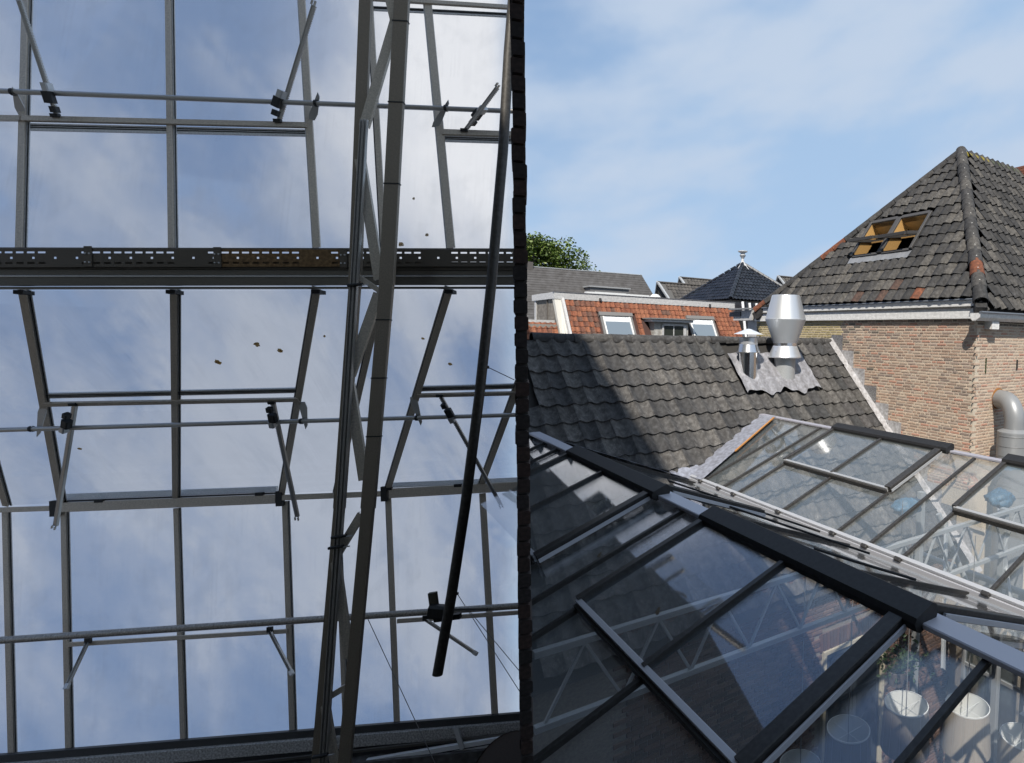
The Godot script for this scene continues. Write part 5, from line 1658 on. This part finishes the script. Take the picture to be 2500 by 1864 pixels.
	rack("toothed opener bar dropping from the lower shaft beside the truss", Vector3(2.28, -1.92, -1.61), Vector3(1.89, -4.11, -2.81), Vector3(2.27, -2.2, -1.65), 0.074, rm)
	rack("toothed opener bar dropping from the lower shaft behind the slanted pipe", Vector3(4.96, -1.87, -1.56), Vector3(5.56, -4.05, -2.75), Vector3(5.09, -2.2, -1.65), 0.068, rm)
	var struts := [[-1.77, -6.25, -3.03, -1.72, -6.81, -2.62], [1.25, -6.29, -3.03, 1.85, -6.90, -2.62], [4.02, -6.28, -3.03, 5.05, -6.82, -2.62]]
	var sl := ["short slanting stay under the wall rail farthest from the truss", "short slanting stay under the wall rail next to the truss", "short slanting stay behind the end of the slanted pipe"]
	for k in 3:
		var e: Array = struts[k]
		var p := Vector3(e[0], e[1], e[2])
		var q := Vector3(e[3], e[4], e[5])
		o = thing("window_stay", sl[k], "stay", steel, p, "window stays of the glasshouse wall")
		part("stay_bar", Sh.new().channel(p, q, 0.055, 0.035, Z), zinc, o)
		part("stay_bracket", Sh.new().bar(p - Vector3(0.04, -0.03, 0), p + Vector3(0.05, 0.03, 0), 0.10, 0.05, Z), dark, o)
		part("stay_end", Sh.new().bar(q, q + (q - p).normalized() * 0.09, 0.065, 0.05, Z), plate, o)
	# lattice truss standing before the panes
	o = thing("lattice_truss", "tall galvanised lattice truss standing in front of the slanting panes", "truss", steel, Vector3(4.9, -8.2, 0.6))
	var chord := M(0.34, 0.29, 0.23, 0.42, 0.35, "grain", 4)
	var left := [Vector3(4.98, 4.03, 0.55), Vector3(4.74, -0.31, 0.55), Vector3(4.48, -3.36, 0.55), Vector3(4.05, -7.6, 0.55)]
	var right := [Vector3(5.52, 3.97, 0.70), Vector3(5.22, -0.31, 0.70), Vector3(4.92, -3.35, 0.70), Vector3(4.47, -7.6, 0.70)]
	var lw := [0.150, 0.138, 0.124]
	var rw := [0.195, 0.180, 0.16]
	for k in 3:
		part("left_chord", Sh.new().channel(left[k], left[k + 1], lw[k], 0.05, -Z, 0.010), chord, o)
		part("right_chord", Sh.new().bar(right[k], right[k + 1], rw[k] * 0.95, 0.06, Z, 0.15), chord, o)
	for t: float in [0.16, 0.42, 0.68]:
		for k in 2:
			var p: Vector3 = right[k].lerp(right[k + 1], t)
			part("strap", Sh.new().bar(p - Vector3(0, 0.008, 0), p + Vector3(0, 0.008, 0), rw[k] + 0.004, 0.072, Z), dark, o)
	var braces := [[5.27, 3.77, 5.36, 3.32, 0.115], [5.37, 3.39, 4.93, 1.87, 0.121], [4.87, 1.42, 5.08, -0.23, 0.127], [4.80, -0.18, 5.10, -0.40, 0.064], [5.07, -0.42, 4.68, -1.54, 0.127], [4.67, -1.66, 4.83, -2.98, 0.127], [4.79, -3.44, 4.46, -3.99, 0.101], [4.45, -4.08, 4.59, -5.40, 0.113], [4.56, -5.78, 4.29, -5.93, 0.076], [4.28, -6.02, 4.39, -6.90, 0.101]]
	for b: Array in braces:
		part("brace", Sh.new().channel(Vector3(b[0], b[1], 0.6), Vector3(b[2], b[3], 0.6), b[4], 0.05, -Z, 0.008), alu, o)
	var sc := thing("strut_channel", "slim double channel clamped along the lattice truss", "channel", steel, Vector3(4.7, -7.6, 0.68))
	var ch := [Vector3(4.97, 1.94, 0.68), Vector3(4.80, -0.31, 0.68), Vector3(4.57, -3.30, 0.68), Vector3(4.21, -7.6, 0.68)]
	for k in 3:
		part("channel", Sh.new().channel(ch[k] - Vector3(0.022, 0, 0), ch[k + 1] - Vector3(0.022, 0, 0), 0.04, 0.05, Z, 0.006), zinc, sc)
		part("channel", Sh.new().channel(ch[k] + Vector3(0.024, 0, 0), ch[k + 1] + Vector3(0.024, 0, 0), 0.04, 0.05, Z, 0.006), zinc, sc)
	for c: Array in [[4.83, -0.33], [4.56, -3.72], [4.52, -3.86], [4.27, -6.64]]:
		part("clamp", Sh.new().bar(Vector3(c[0] - 0.09, c[1], 0.72), Vector3(c[0] + 0.09, c[1] + 0.02, 0.72), 0.035, 0.05, Z, 0.4), dark, sc)
		part("bolt", Sh.new().tube([Vector3(c[0] + 0.05, c[1], 0.72), Vector3(c[0] + 0.17, c[1] + 0.015, 0.72)], 0.01, 6), plate, sc)
	# pipes
	var pipe_m := M(0.085, 0.08, 0.072, 0.5, 0.2, "blotch", 3)
	o = thing("slanted_pipe", "long dark slanted pipe bent gently in front of the panes", "pipe", steel, Vector3(6.0, -5.4, 1.3))
	part("tube", Sh.new().tube([Vector3(7.13, 3.55, 1.3), Vector3(7.04, 2.62, 1.3), Vector3(6.94, 1.31, 1.3), Vector3(6.76, -0.41, 1.3), Vector3(6.58, -1.87, 1.3), Vector3(6.38, -3.27, 1.3), Vector3(6.19, -4.41, 1.3), Vector3(6.0, -5.41, 1.3)], 0.061, 18), pipe_m, o)
	o = thing("scaffold_pipe", "level scaffold pipe crossing in front of the wall panes", "pipe", steel, Vector3(0, -6, -2.63))
	part("tube", Sh.new().tube([Vector3(-5.4, -5.96, -2.63), Vector3(5.93, -6.00, -2.63)], 0.062, 18), M(0.66, 0.62, 0.56, 0.35, 0.3, "grime", 2.5), o)
	part("pipe_collar", Sh.new().lathe(Vector3(-4.95, -5.96, -2.63), [[0.085, -0.08], [0.085, 0.08]], 14, Vector3(1, 0, 0)), M(0.12, 0.08, 0.06, 0.7), o)
	o = thing("pipe_coupler", "dark scaffold coupler clamping the slanted pipe to the level pipe", "coupler", steel, Vector3(5.98, -4.66, 0.95))
	part("clamp_body", Sh.new().bar(Vector3(5.86, -4.64, 1.15), Vector3(6.12, -4.68, 1.15), 0.17, 0.14, Z, 0.4), dark, o)
	part("clamp_jaw", Sh.new().bar(Vector3(5.88, -4.42, 1.1), Vector3(5.90, -4.62, 1.1), 0.10, 0.06, Z), M(0.10, 0.09, 0.07, 0.6, 0.4), o)
	part("clamp_jaw", Sh.new().bar(Vector3(5.90, -4.77, 1.1), Vector3(6.22, -4.75, 1.1), 0.07, 0.08, Z), dark, o)
	part("clamp_bolt", Sh.new().tube([Vector3(6.11, -4.5, 1.15), Vector3(6.13, -4.72, 1.15)], 0.022, 8), plate, o)
	part("drop_rod", Sh.new().tube([Vector3(5.98, -4.66, 1.1), Vector3(5.32, -6.0, -2.58)], 0.02, 8), dark, o)
	# thin wires
	var wire := M(0.30, 0.30, 0.30, 0.5, 0.5)
	var wires := [[3.09, -6.04, -2.77, 4.40, -9.0, -2.56], [4.71, -5.73, -2.79, 5.93, -7.78, -2.65], [4.87, -6.03, -2.82, 5.93, -7.42, -2.73], [6.00, -1.41, -0.82, 6.36, -1.63, -1.03]]
	var wl := ["thin wire falling from the level pipe past the truss", "thin wire falling from beside the pipe coupler", "second thin wire under the pipe coupler, crossing the first", "thin wire tied off above the lower shaft near the slanted pipe"]
	for k in 4:
		var e: Array = wires[k]
		var p := Vector3(e[0], e[1], e[2])
		o = thing("wire", wl[k], "wire", steel, p, "thin wires on the glasshouse")
		part("strand", Sh.new().tube([p, Vector3(e[3], e[4], e[5])], 0.007, 5), wire if k < 3 else dark, o)
		part("wire_clip", Sh.new().box(p - Vector3(0.025, 0.03, 0.02), p + Vector3(0.025, 0.02, 0.02)), dark, o)
	# bottom corner: white board, its bracket and a brown drum shade
	o = thing("white_board", "bright white board below the glasshouse sill", "board", steel, Vector3(4.3, -8.9, -2.6))
	part("board", Sh.new().hexa([pw(2.80, -8.93, 0.26), pw(5.8, -8.70, 0.26), pw(5.8, -8.70, 0.2), pw(2.80, -8.93, 0.2), pw(2.80, -8.74, 0.28), pw(5.8, -8.52, 0.28), pw(5.8, -8.52, 0.2), pw(2.80, -8.74, 0.2)]), M(0.88, 0.88, 0.87, 0.5), o)
	part("groove", Sh.new().bar(pw(2.80, -8.84, 0.28), pw(5.8, -8.61, 0.28), 0.014, 0.012, nwv()), dark, o)
	part("bracket", Sh.new().bar(pw(4.64, -8.30, 0.22), pw(4.80, -8.68, 0.30), 0.09, 0.02, Z), plate, o)
	o = thing("brown_shade", "big dark brown drum shade hanging below the white board", "lamp", steel, Vector3(6.0, -9.4, -1.6))
	var sh := Sh.new()
	var ax := Vector3(-0.35, 0.55, 0.75).normalized()
	sh.lathe(Vector3(5.95, -8.72, -1.55), [[0.001, 0.0], [0.80, 0.0], [0.80, 0.02]], 48, ax)
	part("shade_disc", sh, M(0.075, 0.05, 0.035, 0.7, 0, "grain", 3), o)
	part("shade_side", Sh.new().lathe(Vector3(5.95, -8.72, -1.55), [[0.79, -0.45], [0.79, 0.0]], 48, ax), M(0.05, 0.035, 0.025, 0.7), o)
	part("shade_seam", Sh.new().bar(Vector3(5.95, -8.72, -1.55) + ax * 0.02, Vector3(5.95, -8.72, -1.55) + ax * 0.02 + ax.cross(Vector3(0.55, 0.5, 0)).normalized() * -0.78, 0.014, 0.01, ax), M(0.12, 0.085, 0.06, 0.7), o)

func nwv() -> Vector3: return Vector3(0, -MW, 1).normalized()
